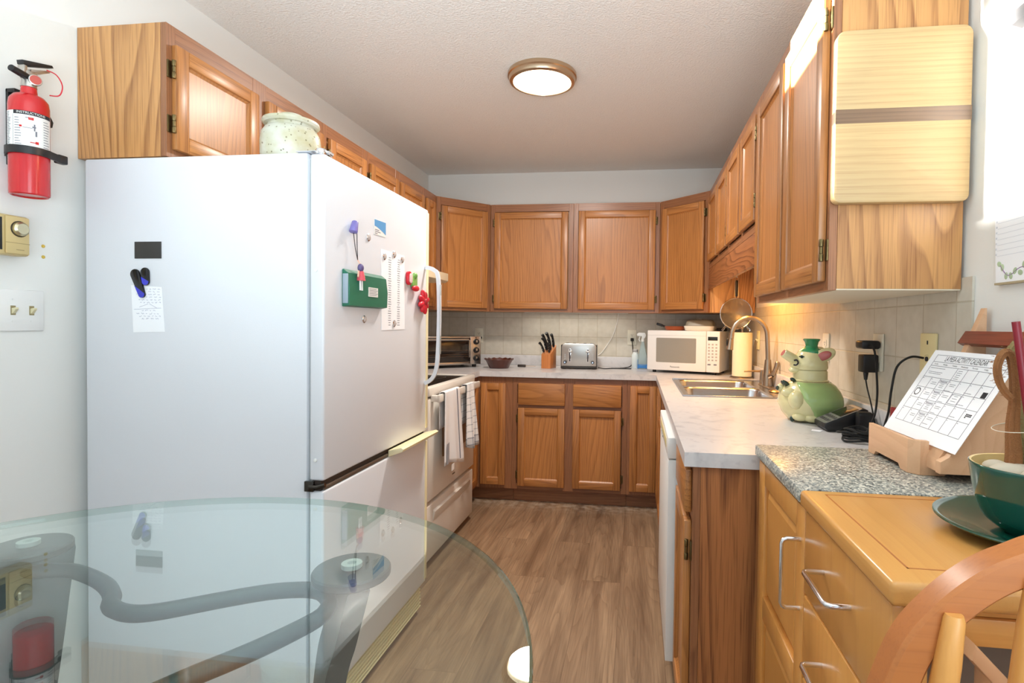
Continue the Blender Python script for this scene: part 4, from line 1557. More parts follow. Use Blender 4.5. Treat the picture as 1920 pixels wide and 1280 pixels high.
def outlet(label, cx, cz, wall, name='power_outlet', style='duplex', w=.07, h=.117, mat=almond, group=None):
    """built facing -y at the origin, then turned onto its wall"""
    rz, loc = {'back': (0, (cx, -.0065, cz)), 'right': (-pi / 2, (W - .0065, cx, cz)), 'left': (pi / 2, (.0005, cx, cz))}[wall]
    t = thing(name, label, 'outlet' if style in ('duplex', 'jack') else 'switch', loc, rz, group)
    ob('cover_plate', M().box(-w / 2, w / 2, -.006, 0, -h / 2, h / 2, .0025), mat, t)
    m2 = M()
    if style == 'duplex':
        for z in (-.0195, .0195):
            s_ = ob('socket', M().rbox(-.0165, .0165, -.0085, -.0055, z - .0135, z + .0135, .008, 'y', 5), mat, t)
            m = M()
            m.box(-.0075, -.0055, -.0089, -.0083, z - .002, z + .006)
            m.box(.0055, .0075, -.0089, -.0083, z - .002, z + .006)
            m.cyl((0, -.0083, z - .007), (0, -.0089, z - .007), .0024, seg=10)
            ob('slot', m, ink, s_)
        m2.cyl((0, -.0058, 0), (0, -.0072, 0), .003, seg=10)
    elif style == 'toggle':
        xs = (-.0232, .0232) if w > .1 else (0,)
        for x in xs:
            m = M()
            m.box(x - .0062, x + .0062, -.0066, -.0055, -.013, .013)
            s_ = ob('toggle_slot', m, plain('toggle_slot_tan', (150, 136, 96), .6), t)
            m = M().prism([(-.0055, -.010), (-.012, -.006), (-.020, .004), (-.0185, .008), (-.0055, .006)], x - .0042, x + .0042, 'x', bev=.001)
            ob('toggle', m, plain('toggle_almond', (222, 214, 176), .4), s_)
            for z in (-.03, .03):
                m2.cyl((x, -.0058, z), (x, -.0072, z), .0028, seg=10)
    elif style == 'jack':
        m = M()
        m.box(-.003, .003, -.0066, -.0055, .032, .042)
        m.cyl((0, -.0058, -.006), (0, -.009, -.006), .006, seg=12)
        ob('jack', m, ink, t)
        m2.lathe([(.017, 0), (.018, .0012), (.019, 0)], (0, 0, 0), 24, T=Matrix.Translation((0, -.006, -.012)) @ Matrix.Rotation(pi / 2, 4, 'X'))
    ob('screw', m2, mat, t)
    return t


outlet('almond wall outlet on the back tiles behind the toaster oven', .44, 1.143, 'back')
outlet('almond wall outlet on the back tiles with the toaster plug in it', 1.67, 1.146, 'back')
single('plug', M().box(.447, .468, -.036, -.0155, 1.118, 1.135, .004), rubber, 'black plug in the outlet behind the toaster oven', 'plug', (.46, -.02, 1.12))
outlet('almond switch on the right wall tiles behind the paper towels', -.735, 1.158, 'right', 'light_switch', 'toggle', mat=cream_plate)
outlet('almond wall outlet on the right wall tiles behind the pig jar', -1.976, 1.16, 'right')
outlet('almond wall outlet on the right wall tiles with two black chargers', -2.455, 1.165, 'right')
outlet('yellowed phone jack plate on the right wall tiles by the calendar', -2.752, 1.168, 'right', 'phone_jack', 'jack', w=.078, h=.122, mat=cream_plate)
outlet('white double light switch on the left wall under the thermostat', -2.9695, 1.26, 'left', 'light_switch', 'toggle', w=.112, h=.115, mat=white_plastic)

# ---- microwave, turned a little
mx, my, mz = 1.783, -.395, ZC
ang = math.atan2(-.17, .474)
t = thing('microwave', 'white countertop microwave in the right back corner', 'microwave', (mx, my, mz), ang)
ob('body', M().box(.0, .503, .012, .33, .018, .294, .005), white_plastic, t)
dd = ob('door', M().box(0, .412, -.006, .0115, .018, .294, .006), white_plastic, t)
m = M().rbox(.066, .345, -.0072, -.0055, .074, .243, .006, 'y', 4)
ob('window', m, plain('microwave_window', (150, 146, 136), .25), dd)
m = M()
add_text(m, 'Panasonic', .017, Matrix.Translation((.20, -.0066, .044)) @ Matrix.Rotation(pi / 2, 4, 'X'))
ob('nameplate', m, ink, dd)
ob('door_groove', M().box(.002, .41, -.0064, -.0059, .2595, .261), gasket, dd)
pn = ob('control_panel', M().box(.4135, .503, -.006, .0115, .018, .294, .006), white_plastic, t)
ob('display', M().box(.424, .488, -.0072, -.0057, .232, .257, .0005), plain('display_dark', (34, 40, 36), .15), pn)
for r in range(6):
    for c in range(3):
        z = .205 - r * .021
        x = .432 + c * .024
        ob('button', M().rbox(x - .007, x + .007, -.0072, -.0057, z - .006, z + .006, .003, 'y', 3), plain('button_grey', (204, 196, 190), .5) if r + c == 0 else bpy.data.materials['button_grey'], pn)
m = M()
for x in (.434, .474):
    m.box(x - .010, x + .010, -.0071, -.0058, .066, .075)
for r in range(6):
    for c in range(3):
        m.box(.4285 + c * .024, .4355 + c * .024, -.0077, -.0071, .2035 - r * .021, .2065 - r * .021)
ob('print', m, ink_grey, pn)
for x in (.04, .46):
    for y in (.04, .29):
        ob('foot', M().cyl((x, y, 0), (x, y, .0175), .013), black, t)


def onmw(u, v, z=0):
    return Vector((mx + u * cos(ang) - v * sin(ang), my + u * sin(ang) + v * cos(ang), mz + .2945 + z))


t = thing('casserole', 'white casserole with a translucent lid on top of the microwave', 'casserole', onmw(.335, .15), ang)
m = M()
loft(m, [[(x, y, z) for x, y in rrect(-.105 + i, .105 - i, -.075 + i, .075 - i, .03)] for i, z in ((.012, 0), (.006, .006), (0, .030), (0, .033), (.006, .033), (.01, .008))], cap0=True)
ob('dish', m, plain('dish_cream', (236, 230, 214), .3), t)
m = M()
loft(m, [[(x, y, z) for x, y in rrect(-.095 + i, .095 - i, -.066 + i, .066 - i, .028)] for i, z in ((-.004, .0335), (0, .040), (.004, .062), (.014, .073), (.03, .077))], cap0=True)
m.cyl((0, 0, .077), (0, 0, .085), .014)
ob('lid', m, lid_clear, t)
t = thing('frying_pan', 'copper coloured pan with a black handle on top of the microwave', 'pan', onmw(.15, .17), ang)
m = M().lathe([(0, 0), (.062, 0), (.070, .006), (.077, .028), (.079, .030), (.074, .029), (.066, .008), (0, .006)], (0.0, 0, 0), 40)
ob('pan', m, copper, t)
ob('handle', M().tube(spline([(-.074, 0, .026), (-.10, -.01, .036), (-.135, -.015, .047)], 6), [.006] * 5 + [.009] * 6 + [.010, .007], 10), black, t)
t = thing('trivet', 'black folded cloth at the back corner of the microwave top', 'cloth', onmw(.474, .20), ang)
ob('cloth', M().rbox(-.026, .026, -.06, .06, 0, .022, .01, 'z', 4, .006), plain('black_cloth', (34, 30, 28), .9), t)

# ---- bottles beside the microwave
t = thing('spray_bottle', 'translucent spray bottle with blue liquid beside the microwave', 'bottle', (1.752, -.12, ZC))
m = M()
loft(m, [[(x * s_ * (1 if z < .10 else .9), y * s_ * .8, z) for x, y in rrect(-.036, .036, -.036, .036, .014)] for z, s_ in ((.0, .94), (.004, 1), (.10, 1), (.15, .62), (.20, .34), (.205, .34))], cap0=True)
ob('bottle', m, bottle_clear, t)
ob('liquid', M().box(-.036, .036, -.0292, .0292, .003, .030, .004), bluish_liquid, t)
m = M()
m.cyl((0, 0, .205), (0, 0, .228), .013, .011)
m.prism([(-.045, .262), (-.042, .248), (-.008, .245), (-.008, .228), (.014, .228), (.024, .252), (.016, .272), (-.03, .272)], -.010, .010, 'y', bev=.003)
m.tube([(-.02, 0, .247), (-.028, 0, .22), (-.02, 0, .205)], .004, 8)
ob('trigger_head', m, plain('spray_head_white', (226, 230, 228), .4), t)
m = M()
m.box(-.0365, .0365, -.0297, -.0287, .030, .034)
m.box(-.0365, -.033, -.0297, -.0287, .0, .07)
ob('label_print', m, bluish_liquid, t)
t = thing('pill_bottle', 'small white bottle with a striped cap beside the spray bottle', 'bottle', (1.698, -.075, ZC))
m = M().lathe([(0, 0), (.026, 0), (.028, .004), (.028, .098), (.02, .115), (.018, .12), (0, .12)], (0, 0, 0), 28)
ob('bottle', m, plain('bottle_white', (222, 232, 232), .3), t)
m = M().lathe([(.0195, .121), (.0195, .142), (.018, .144), (0, .144)], (0, 0, 0), 28)
cp = ob('cap', m, label_white, t)
m = M()
for z in (.126, .136):
    m.lathe([(.0197, z), (.0199, z), (.0199, z + .004), (.0197, z + .004)], (0, 0, 0), 28)
ob('cap_stripe', m, ink, cp)

# ---- paper towel and sieve
t = thing('paper_towel', 'roll of kitchen paper on an upright holder beside the sink', 'paper towel', (2.372, -.70, ZC))
m = M().lathe([(0, 0), (.072, 0), (.074, .003), (.07, .008), (0, .008)], (0, 0, 0), 40)
m.cyl((0, 0, .008), (0, 0, .315), .006)
m.ell((0, 0, .318), (.010, .010, .008))
ob('holder', m, nickel, t)
m = M().lathe([(.02, .012), (.056, .012), (.058, .014), (.058, .288), (.056, .290), (.02, .290), (.02, .012)], (0, 0, 0), 48)
m.grid(lambda u, v: ((.0585 + .004 * u) * cos(-.9 + u * .7), (.0585 + .004 * u) * sin(-.9 + u * .7), .012 + .278 * v), 8, 3)
ob('roll', m, towel_paper, t)

t = thing('sieve', 'round wire mesh sieve hanging on the side of the corner cabinet', 'sieve', (2.34, -.66, 1.33))
vo_ = (2.34, -.66, 1.33)
rs = .099
m = M()
ring = [(2.34 + rs * cos(k / 40 * 2 * pi), -.655, 1.325 + rs * sin(k / 40 * 2 * pi)) for k in range(40)]
m.tube(ring, .0032, 8, True)
for s_ in (-1, 1):
    q = spline([(2.34 + s_ * .064, -.655, 1.25), (2.34 + s_ * .078, -.660, 1.232), (2.34 + s_ * .088, -.665, 1.222), (2.34 + s_ * .082, -.665, 1.214), (2.34 + s_ * .070, -.660, 1.232), (2.34 + s_ * .058, -.655, 1.246)], 5)
    m.tube(q, .0018, 6)
ob('rim', m, chrome, t, vo_)
m = M().grid(lambda u, v: (2.34 + rs * .99 * v * cos(u * 2 * pi), -.655 + .038 * (1 - v * v), 1.325 + rs * .99 * v * sin(u * 2 * pi)), 40, 8, closed_u=True)
ob('mesh', m, sieve_mesh, t, vo_)
m = M()
for s_ in (-1, 1):
    m.tube(spline([(2.34 + s_ * .008, -.655, 1.422), (2.34 + s_ * .0105, -.655, 1.45), (2.34 + s_ * .0105, -.655, 1.545), (2.34, -.655, 1.563)], 6), .002, 6)
hh = ob('handle', m, chrome, t, vo_)
ob('grip', M().rbox(2.332, 2.348, -.659, -.651, 1.435, 1.54, .006, 'y', 5, .002), black, hh, vo_)
single('wall_hook', M().tube(spline([(2.34, -.614, 1.567), (2.34, -.64, 1.560), (2.34, -.657, 1.557), (2.34, -.664, 1.566)], 5), .0022, 8), chrome, 'small hook on the cabinet side that carries the sieve', 'hook', (2.34, -.62, 1.56))

# ================================================================== LAMPS
t = thing('ceiling_light', 'round flush ceiling light with brushed metal ring', 'ceiling light', (1.238, -1.67, HC))
m = M().lathe([(.13, -.0005), (.164, -.0005), (.166, -.004), (.166, -.018), (.160, -.022), (.160, -.030), (.156, -.040), (.147, -.044), (.140, -.044), (.138, -.040), (.138, -.01), (.13, -.0005)], (0, 0, 0), 64)
ob('ring', m, plain('satin_nickel', (202, 178, 150), .28, 1), t)
m = M().lathe([(.1385, -.038), (.12, -.046), (.08, -.052), (.04, -.055), (0, -.056)], (0, 0, 0), 64)
ob('diffuser', m, lamp_material('ceiling_diffuser', (255, 236, 206), 9.0), t)
d = bpy.data.lights.new('ceiling_lamp', 'AREA')
d.shape = 'DISK'; d.size = .26; d.energy = 25; d.color = (1.0, .93, .86)
o = bpy.data.objects.new('ceiling_lamp', d)
COL.objects.link(o); o.location = (1.238, -1.67, HC - .06)

t = thing('under_cabinet_light', 'slim light bar under the back wall cabinets', 'light', (1.32, -.16, 1.31))
ob('housing', M().box(.85, 1.64, -.19, -.13, 1.3285, UB - .0003, .0005), white_plastic, t, (1.32, -.16, 1.31))
ob('diffuser', M().box(.86, 1.63, -.185, -.135, 1.3265, 1.3284, .0005), lamp_material('bar_diffuser', (200, 192, 176), .05), t, (1.32, -.16, 1.31))
d = bpy.data.lights.new('bar_lamp', 'AREA')
d.shape = 'RECTANGLE'; d.size = .75; d.size_y = .05; d.energy = .9; d.color = (1.0, .95, .84)
o = bpy.data.objects.new('bar_lamp', d)
COL.objects.link(o); o.location = (1.24, -.16, 1.325)

t = thing('sink_light', 'warm light fitting hidden behind the valance over the sink', 'light', (2.30, -1.3, 1.58))
ob('housing', M().box(2.19, 2.30, -1.62, -1.02, 1.585, 1.6145, .004), white_plastic, t, (2.30, -1.3, 1.58))
ob('diffuser', M().box(2.20, 2.29, -1.61, -1.03, 1.572, 1.5848, .004), lamp_material('sink_diffuser', (255, 206, 120), 4.0), t, (2.30, -1.3, 1.58))
d = bpy.data.lights.new('sink_lamp', 'AREA')
d.shape = 'RECTANGLE'; d.size = .08; d.size_y = .56; d.energy = 6.0; d.color = (1.0, .47, .09)
o = bpy.data.objects.new('sink_lamp', d)
COL.objects.link(o); o.location = (2.245, -1.32, 1.568)
# ================================================================== PIG JAR, PHONE, CHARGERS
t = thing('pig_jar', 'ceramic pig cookie jar with green coat and hat on the worktop', 'cookie jar', (2.318, -2.265, ZC))
t.scale = (.95, .95, .95)
PR = [(.0, .0), (.062, 0), (.078, .006), (.098, .03), (.112, .062), (.110, .088), (.099, .112), (.084, .132), (.066, .145)]


def prad(z):
    for (r0, a), (r1, b) in zip(PR[1:], PR[2:]):
        if a <= z <= b:
            return r0 + (r1 - r0) * (z - a) / (b - a)
    return PR[-1][0]


m = M().lathe(PR + [(0, .146)], (0, 0, 0), 48)
ob('body', m, pig_cream, t, ang=60)


def coatf(u, v):
    z = .004 + v * .140
    a0 = RD(-104 - 46 * max(0, (v - .45) / .55) ** 1.2 + 5 * sin(v * 9))
    a1 = RD(118)
    a = a0 + (a1 - a0) * u
    e = .0038 * min(1, u / .03, (1 - u) / .03 + .01) if 0 < u < 1 else -.002
    r = prad(z) + e
    return (r * cos(a), r * sin(a), z)


ob('coat', M().grid(coatf, 60, 24), pig_green, t, ang=80)


def onpig(azd, z, out=0):
    r = prad(z) + out
    return Vector((r * cos(RD(azd)), r * sin(RD(azd)), z))


m = M()
m.ell(onpig(-132, .082, -.012), (.030, .030, .034))
m.ell(onpig(-150, .105, -.010), (.034, .022, .018))
m.ell(onpig(-128, .022, -.012), (.030, .030, .018))
m.ell(onpig(-100, .020, -.012), (.030, .026, .017))
m.ell(onpig(172, .116, .004), (.017, .015, .016))
ob('limbs', m, pig_cream, t, ang=60)
m = M()
ob('hoof', M().ell(onpig(-143, .012, .012), (.009, .008, .011)), pig_dark, t)
m.ell(onpig(178, .116, .019), (.006, .009, .009))
ob('hoof', m, pig_dark, t)
m = M()
m.ell(onpig(-172, .135, .012), (.020, .016, .009), R=Euler((0, .6, .5)).to_matrix())
m.ell(onpig(-160, .150, .005), (.013, .010, .007), R=Euler((0, .6, .5)).to_matrix())
ob('bow_tie', m, pig_dark, t)
m = M().lathe([(.064, .146), (.066, .149), (.060, .153), (.060, .182), (.057, .187), (.05, .188), (0, .188)], (0, 0, 0), 44)
hd = ob('collar', m, pig_cream, t)
m = M().lathe([(.0575, .1885), (.061, .196), (.060, .214), (.054, .236), (.043, .255), (.026, .266), (0, .268)], (0, 0, 0), 44)
m.ell((-.044, -.006, .205), (.030, .034, .020))
m.ell((-.052, -.004, .186), (.026, .028, .014))
d = Vector((-.83, -.12, .50)).normalized()
p0 = Vector((-.040, -.006, .212))
m.cyl(p0, p0 + d * .072, .020, .0165, 24, bev=.002)
head = ob('head', m, pig_cream, t, ang=50)
m = M().cyl(p0 + d * .0715, p0 + d * .0730, .0125, seg=20)
ob('snout_tip', m, pig_pink, head)
for s_ in (-1, 1):
    m = M()
    R = Euler((s_ * .5, -.5, s_ * -.35)).to_matrix()
    m.ell((.034, s_ * .044, .244), (.040, .011, .024), R=Euler((0, -.45, s_ * .35)).to_matrix())
    e_ = ob('ear', m, pig_cream, head)
    m = M().ell((.031, s_ * .0525, .242), (.026, .006, .0155), R=Euler((0, -.45, s_ * .35)).to_matrix())
    ob('inner_ear', m, pig_pink, e_)
    m = M().tube(spline([(-.050, s_ * .030 - .004, .236), (-.043, s_ * .036 - .003, .240), (-.034, s_ * .041, .236)], 5), .0022, 6)
    m.ell((-.042, s_ * .036 - .002, .235), (.005, .003, .004))
    ob('eye', m, pig_dark, head)
m = M().tube(spline([(-.066, -.030, .222), (-.058, -.036, .224), (-.054, -.038, .214), (-.060, -.037, .206), (-.068, -.032, .206)], 5), .0026, 8)
ob('nostril_curl', m, ink, head)
m = M().lathe([(.046, .246), (.045, .256), (.034, .265), (.024, .270), (.021, .276), (.024, .290), (.0305, .299), (.028, .302), (.02, .298), (0, .297)], (0.003, 0, 0), 32)
ob('hat', m, pig_hat, head)

t = thing('phone', 'black cordless phone base with a tilted display next to the pig jar', 'phone', (2.36, -2.43, ZC))
po = (2.36, -2.43, ZC)
m = M().prism([(2.310, .9142), (2.428, .9142), (2.436, .93), (2.428, .985), (2.416, .990), (2.298, .938), (2.298, .926)], -2.485, -2.385, 'y', bev=.005)
ob('body', m, black, t, po)
d = Vector((2.416 - 2.298, 0, .990 - .938)).normalized()
n_ = Vector((-d.z, 0, d.x))
TP = Matrix((d, Vector((0, 1, 0)), n_)).transposed().to_4x4()
TP.translation = Vector((2.298, -2.435, .938))
m = M().rbox(.003, .125, -.048, .048, .0, .0016, .010, 'z', 4, T=TP)
fp = ob('face_plate', m, plain('phone_silver', (150, 148, 146), .35, .6), t, po)
ob('display', M().box(.055, .115, -.042, .042, .0016, .0026, .0005, T=TP), black_gloss, fp, po)
phone_button = plain('phone_button_grey', (76, 74, 72), .4)
for r in range(2):
    for c in range(5):
        ob('button', M().box(.014 + r * .020, .026 + r * .020, -.042 + c * .0175, -.030 + c * .0175, .0016, .0036, .001, T=TP), phone_button, fp, po)
t = thing('phone_handset', 'black handset standing behind the phone base', 'phone', (2.41, -2.51, ZC))
m = M().rbox(2.385, 2.425, -2.525, -2.492, ZC, ZC + .07, .012, 'x', 5, .004)
ob('body', m, black, t, (2.41, -2.51, ZC))

t = thing('flip_phone', 'small dark red flip phone standing behind the letter rack', 'phone', (2.38, -2.80, ZC))
fo2 = (2.38, -2.80, ZC)
m = M().rbox(2.362, 2.374, -2.825, -2.775, ZC, ZC + .125, .008, 'x', 5, .003)
ob('shell', m, plain('phone_red', (140, 26, 36), .25, .3), t, fo2)
ob('silver_edge', M().rbox(2.3745, 2.384, -2.825, -2.775, ZC, ZC + .125, .008, 'x', 5, .003), chrome, t, fo2)

CY = -2.455
t = thing('charger', 'flat black charger in the upper socket of the right wall outlet', 'charger', (W - .035, CY, 1.188))
c0 = (W - .035, CY, 1.188)
ob('body', M().rbox(W - .070, W - .0155, CY - .030, CY + .022, 1.176, 1.202, .008, 'y', 4, .003), black, t, c0)
ob('cord', M().tube(spline([(W - .05, CY - .034, 1.186), (W - .045, CY - .06, 1.17), (W - .042, CY - .075, 1.08), (W - .045, CY - .085, 1.03), (W - .055, CY - .095, .98), (W - .075, CY - .10, .935), (W - .10, CY - .115, .9185)], 8), .0032, 8), rubber, t, c0)
t = thing('charger', 'squarish black charger in the lower socket of the right wall outlet', 'charger', (W - .035, CY, 1.14))
c0 = (W - .035, CY, 1.14)
m = M().box(W - .062, W - .0155, CY - .022, CY + .022, 1.102, 1.158, .005)
m.cyl((W - .045, CY, 1.101), (W - .045, CY, 1.078), .008, .005, 14)
ob('body', m, black, t, c0)
ob('cord', M().tube(spline([(W - .045, CY, 1.08), (W - .043, CY - .01, 1.05), (W - .042, CY - .035, 1.01), (W - .043, CY - .06, .97), (W - .045, CY - .082, .93), (W - .065, CY - .09, .9175)], 8), .0024, 8), rubber, t, c0)
c = spline([(W - .016, -2.741, 1.164), (W - .05, -2.745, 1.166), (W - .085, -2.752, 1.14), (W - .10, -2.758, 1.08), (W - .10, -2.745, 1.02), (W - .09, -2.70, .965), (W - .06, -2.68, .93), (W - .045, -2.66, .9175)], 8)
single('telephone_cable', M().tube(c, .003, 8), rubber, 'black cable from the phone jack plate down to the worktop', 'cable', (W - .08, -2.7, .95))
m = M()
rg = random.Random(11)
for k in range(5):
    P = []
    cx, cy = 2.350 + rg.uniform(-.01, .01), -2.615 + rg.uniform(-.02, .01)
    rx, ry = rg.uniform(.035, .045), rg.uniform(.035, .055)
    for j in range(12):
        a = j / 12 * 2 * pi
        P.append((cx + rx * cos(a) * (1 + .2 * sin(2 * a + k)), cy + ry * sin(a), ZC + .0068 + .006 * k + .003 * sin(a * 3 + k)))
    m.tube(spline(P, 5, True), .0032, 6, True)
single('cable_bundle', m, rubber, 'coiled bundle of black cables on the worktop by the phone base', 'cables', (2.35, -2.61, ZC))
single('paper_scrap', M().prism([(2.262, -2.475), (2.285, -2.49), (2.30, -2.465), (2.272, -2.452)], ZC, ZC + .0006, 'z'), paper, 'tiny scrap of white paper on the worktop near the phone', 'paper', (2.28, -2.47, ZC))

# ================================================================== CART
t = thing('kitchen_cart', 'beech kitchen cart with granite inset top and chrome pulls', 'cart', (2.24, -3.23, 0))
ko = (2.24, -3.23, 0)
ob('granite_slab', M().box(2.012, 2.468, -3.234, -2.853, .9165, .943, .004), granite, t, ko)
wt = ob('wood_top', M().box(2.012, 2.468, -3.603, -3.2365, .913, .943, .007, 3), beech_y, t, ko)
m = M()
m.box(2.048, 2.0505, -3.560, -3.262, .9424, .9433)
m.box(2.048, 2.43, -3.560, -3.5575, .9424, .9433)
m.box(2.048, 2.43, -3.2645, -3.262, .9424, .9433)
m.box(2.4275, 2.43, -3.56, -3.262, .9424, .9433)
ob('groove', m, plain('groove_brown', (176, 106, 50), .5), wt, ko)
m = M()
m.box(2.036, 2.462, -3.52, -2.868, .10, .9125)
ob('carcass', m, beech, t, ko)
for bx in ((2.036, 2.062, -3.588, -3.5205, .06, .9125, .004), (2.424, 2.462, -3.588, -3.5205, .06, .9125, .004), (2.036, 2.062, -2.90, -2.868, .06, .0995, .004), (2.424, 2.462, -2.90, -2.868, .06, .0995, .004)):
    ob('post', M().box(*bx), beech, t, ko)
rail_wood = wood('beech_rail', (226, 164, 88), (206, 140, 68), 'x', contrast=.25, ring=40, pores=.15)
for bx in ((2.0625, 2.4235, -3.586, -3.568, .866, .8995, .002), (2.0625, 2.4235, -3.582, -3.566, .9005, .9125, .001), (2.0625, 2.4235, -3.586, -3.566, .30, .345, .002)):
    ob('end_rail', M().box(*bx), rail_wood, t, ko)
ob('end_panel', M().box(2.063, 2.423, -3.535, -3.5205, .10, .9, .001), plain('cart_grey_panel', (124, 106, 90), .6, var=.15), t, ko)
m = M().prism([(2.088, .892), (2.132, .846), (2.134, .822), (2.110, .822), (2.110, .846), (2.086, .872)], -3.628, -3.588, 'y', bev=.003)
ob('leaf_bracket', m, plain('bracket_wood', (224, 172, 128), .35), t, ko)


def cart_front(name, y0, y1, z0, z1):
    return ob(name, M().box(2.020, 2.0355, y0, y1, z0, z1, .003), beech, t, ko)


m = M()
ya, yb_, za, zb = -3.243, -2.870, .125, .908
m.box(2.020, 2.0355, ya, ya + .052, za, zb, .003)
m.box(2.020, 2.0355, yb_ - .058, yb_, za, zb, .003)
for q0, q1 in ((za, za + .06), (.538, .592), (zb - .05, zb)):
    m.box(2.020, 2.0355, ya + .052, yb_ - .058, q0, q1, .003)
cdoor = ob('door', m, beech, t, ko)
for q0, q1 in ((za + .06, .538), (.592, zb - .05)):
    m = M()
    A = [(ya + .051, q0 - .001), (yb_ - .057, q0 - .001), (yb_ - .057, q1 + .001), (ya + .051, q1 + .001)]
    s_ = .022
    B = [(A[0][0] + s_, A[0][1] + s_), (A[1][0] - s_, A[1][1] + s_), (A[2][0] - s_, A[2][1] - s_), (A[3][0] + s_, A[3][1] - s_)]
    for k in range(4):
        a, b, c_, d_ = A[k], A[(k + 1) % 4], B[(k + 1) % 4], B[k]
        m.quad((2.0345, a[0], a[1]), (2.0245, d_[0], d_[1]), (2.0245, c_[0], c_[1]), (2.0345, b[0], b[1]))
    m.quad(*[(2.0245, p[0], p[1]) for p in B[::-1]])
    m.box(2.0345, 2.0355, A[0][0], A[1][0], A[0][1], A[2][1])
    ob('panel', m, beech, cdoor, ko, ang=10)


def pull(parent, a, b):
    a, b = Vector(a), Vector(b)
    o = Vector((-.034, 0, 0))
    d = (b - a).normalized()
    P = [a, a + o * .75, a + o * .93 + d * .003, a + o + d * .009, b + o - d * .009, b + o * .93 - d * .003, b + o * .75, b]
    m = M().tube(P, .0042, 12)
    ob('handle', m, chrome, parent, ko)


pull(cdoor, (2.0205, -3.222, .715), (2.0205, -3.222, .845))
for z0, z1 in ((.758, .908), (.606, .753), (.454, .601), (.125, .449)):
    dr = cart_front('drawer', -3.586, -3.2465, z0, z1)
    zc = z0 + .55 * (z1 - z0)
    pull(dr, (2.0205, -3.350, zc), (2.0205, -3.462, zc))
for x in (2.049, 2.443):
    for y in (-3.55, -2.884):
        m = M().cyl((x - .012, y, .025), (x + .012, y, .025), .025, seg=20)
        m.cyl((x, y, .03), (x, y, .0605), .012)
        ob('caster', m, rubber, t, ko)

# ---- letter rack with the activity calendar
t = thing('letter_rack', 'pale wooden letter rack with a red stained bar on the granite top', 'letter rack', (2.37, -3.02, .9435))
lo2 = (2.37, -3.02, .9435)
zg = .9435


def foot_board(m, axis, a, b, c0, c1, hh=.070):
    """board from a to b with a cut-out between its two feet"""
    L_ = b - a
    poly = [(a, zg), (a + .03 * (1 if L_ > 0 else -1), zg), (a + .04 * (1 if L_ > 0 else -1), zg + .010), (b - .04 * (1 if L_ > 0 else -1), zg + .010), (b - .03 * (1 if L_ > 0 else -1), zg), (b, zg), (b, zg + hh), (a, zg + hh)]
    m.prism(poly, c0, c1, axis, bev=.001)


m = M()
foot_board(m, 'x', -3.078, -2.888, 2.268, 2.279)
foot_board(m, 'y', 2.300, 2.462, -3.096, -3.085, .052)
m.prism([(2.268, -3.078), (2.279, -3.078), (2.300, -3.085), (2.300, -3.096), (2.284, -3.096)], zg, zg + .07, 'z', bev=.001)
m.prism([(2.2795, zg), (2.462, zg), (2.462, zg + .055), (2.2795, zg + .055)], -2.899, -2.888, 'y', bev=.001)
ob('tray', m, pink_wood, t, lo2)
ob('base', M().box(2.2795, 2.462, -3.0845, -2.8995, zg + .010, zg + .018), pink_wood, t, lo2)
for y0, y1 in ((-2.990, -2.972), (-3.155, -3.137)):
    m = M().prism([(2.462, zg + .0185), (2.292, zg + .0185), (2.292, .985), (2.307, .995), (2.421, 1.19), (2.459, 1.287), (2.462, 1.287)], y0, y1, 'y', bev=.001)
    ob('side', m, pink_wood, t, lo2)
m = M().prism([(2.296, zg + .0185), (2.310, zg + .0185), (2.320, .99), (2.428, 1.168), (2.414, 1.176), (2.296, .985)], -3.1365, -2.9905, 'y')
ob('sloped_back', m, pink_wood, t, lo2)
sl = Vector((1, 0, 1.65)).normalized()
nn = Vector((-1.65, 0, 1)).normalized()
a = Vector((2.4325, 0, 1.204))
q = [a, a + sl * .031, a + sl * .031 + nn * .012, a + nn * .012]
m = M().prism([(p.x, p.z) for p in q], -3.19, -2.955, 'y', bev=.001)
ob('bar', m, red_wood, t, lo2)

t = thing('calendar_sheet', 'printed activity calendar sheet leaning on the wooden letter rack', 'calendar', (2.363, -3.031, 1.093))
c0 = (2.363, -3.031, 1.093)
TL, TR, BR, BL = Vector((2.411, -2.891, 1.190)), Vector((2.419, -3.170, 1.189)), Vector((2.307, -3.172, 1.004)), Vector((2.300, -2.893, 1.005))
ux = (TR - TL).normalized()
uy = (TL - BL).normalized()
uz = ux.cross(uy).normalized()
TM = Matrix((ux, uy, uz)).transposed().to_4x4()
TM.translation = BL
pw, ph = .279, .2165
ob('sheet', M().box(0, pw, 0, ph, 0, .0008, T=TM), paper, t, c0)
m = M()
Z0, Z1 = .0008, .0011


def line(x0, y0, x1, y1, wd_=.0009):
    if abs(x1 - x0) > abs(y1 - y0):
        m.box(min(x0, x1), max(x0, x1), y0 - wd_ / 2, y0 + wd_ / 2, Z0, Z1, T=TM)
    else:
        m.box(x0 - wd_ / 2, x0 + wd_ / 2, min(y0, y1), max(y0, y1), Z0, Z1, T=TM)


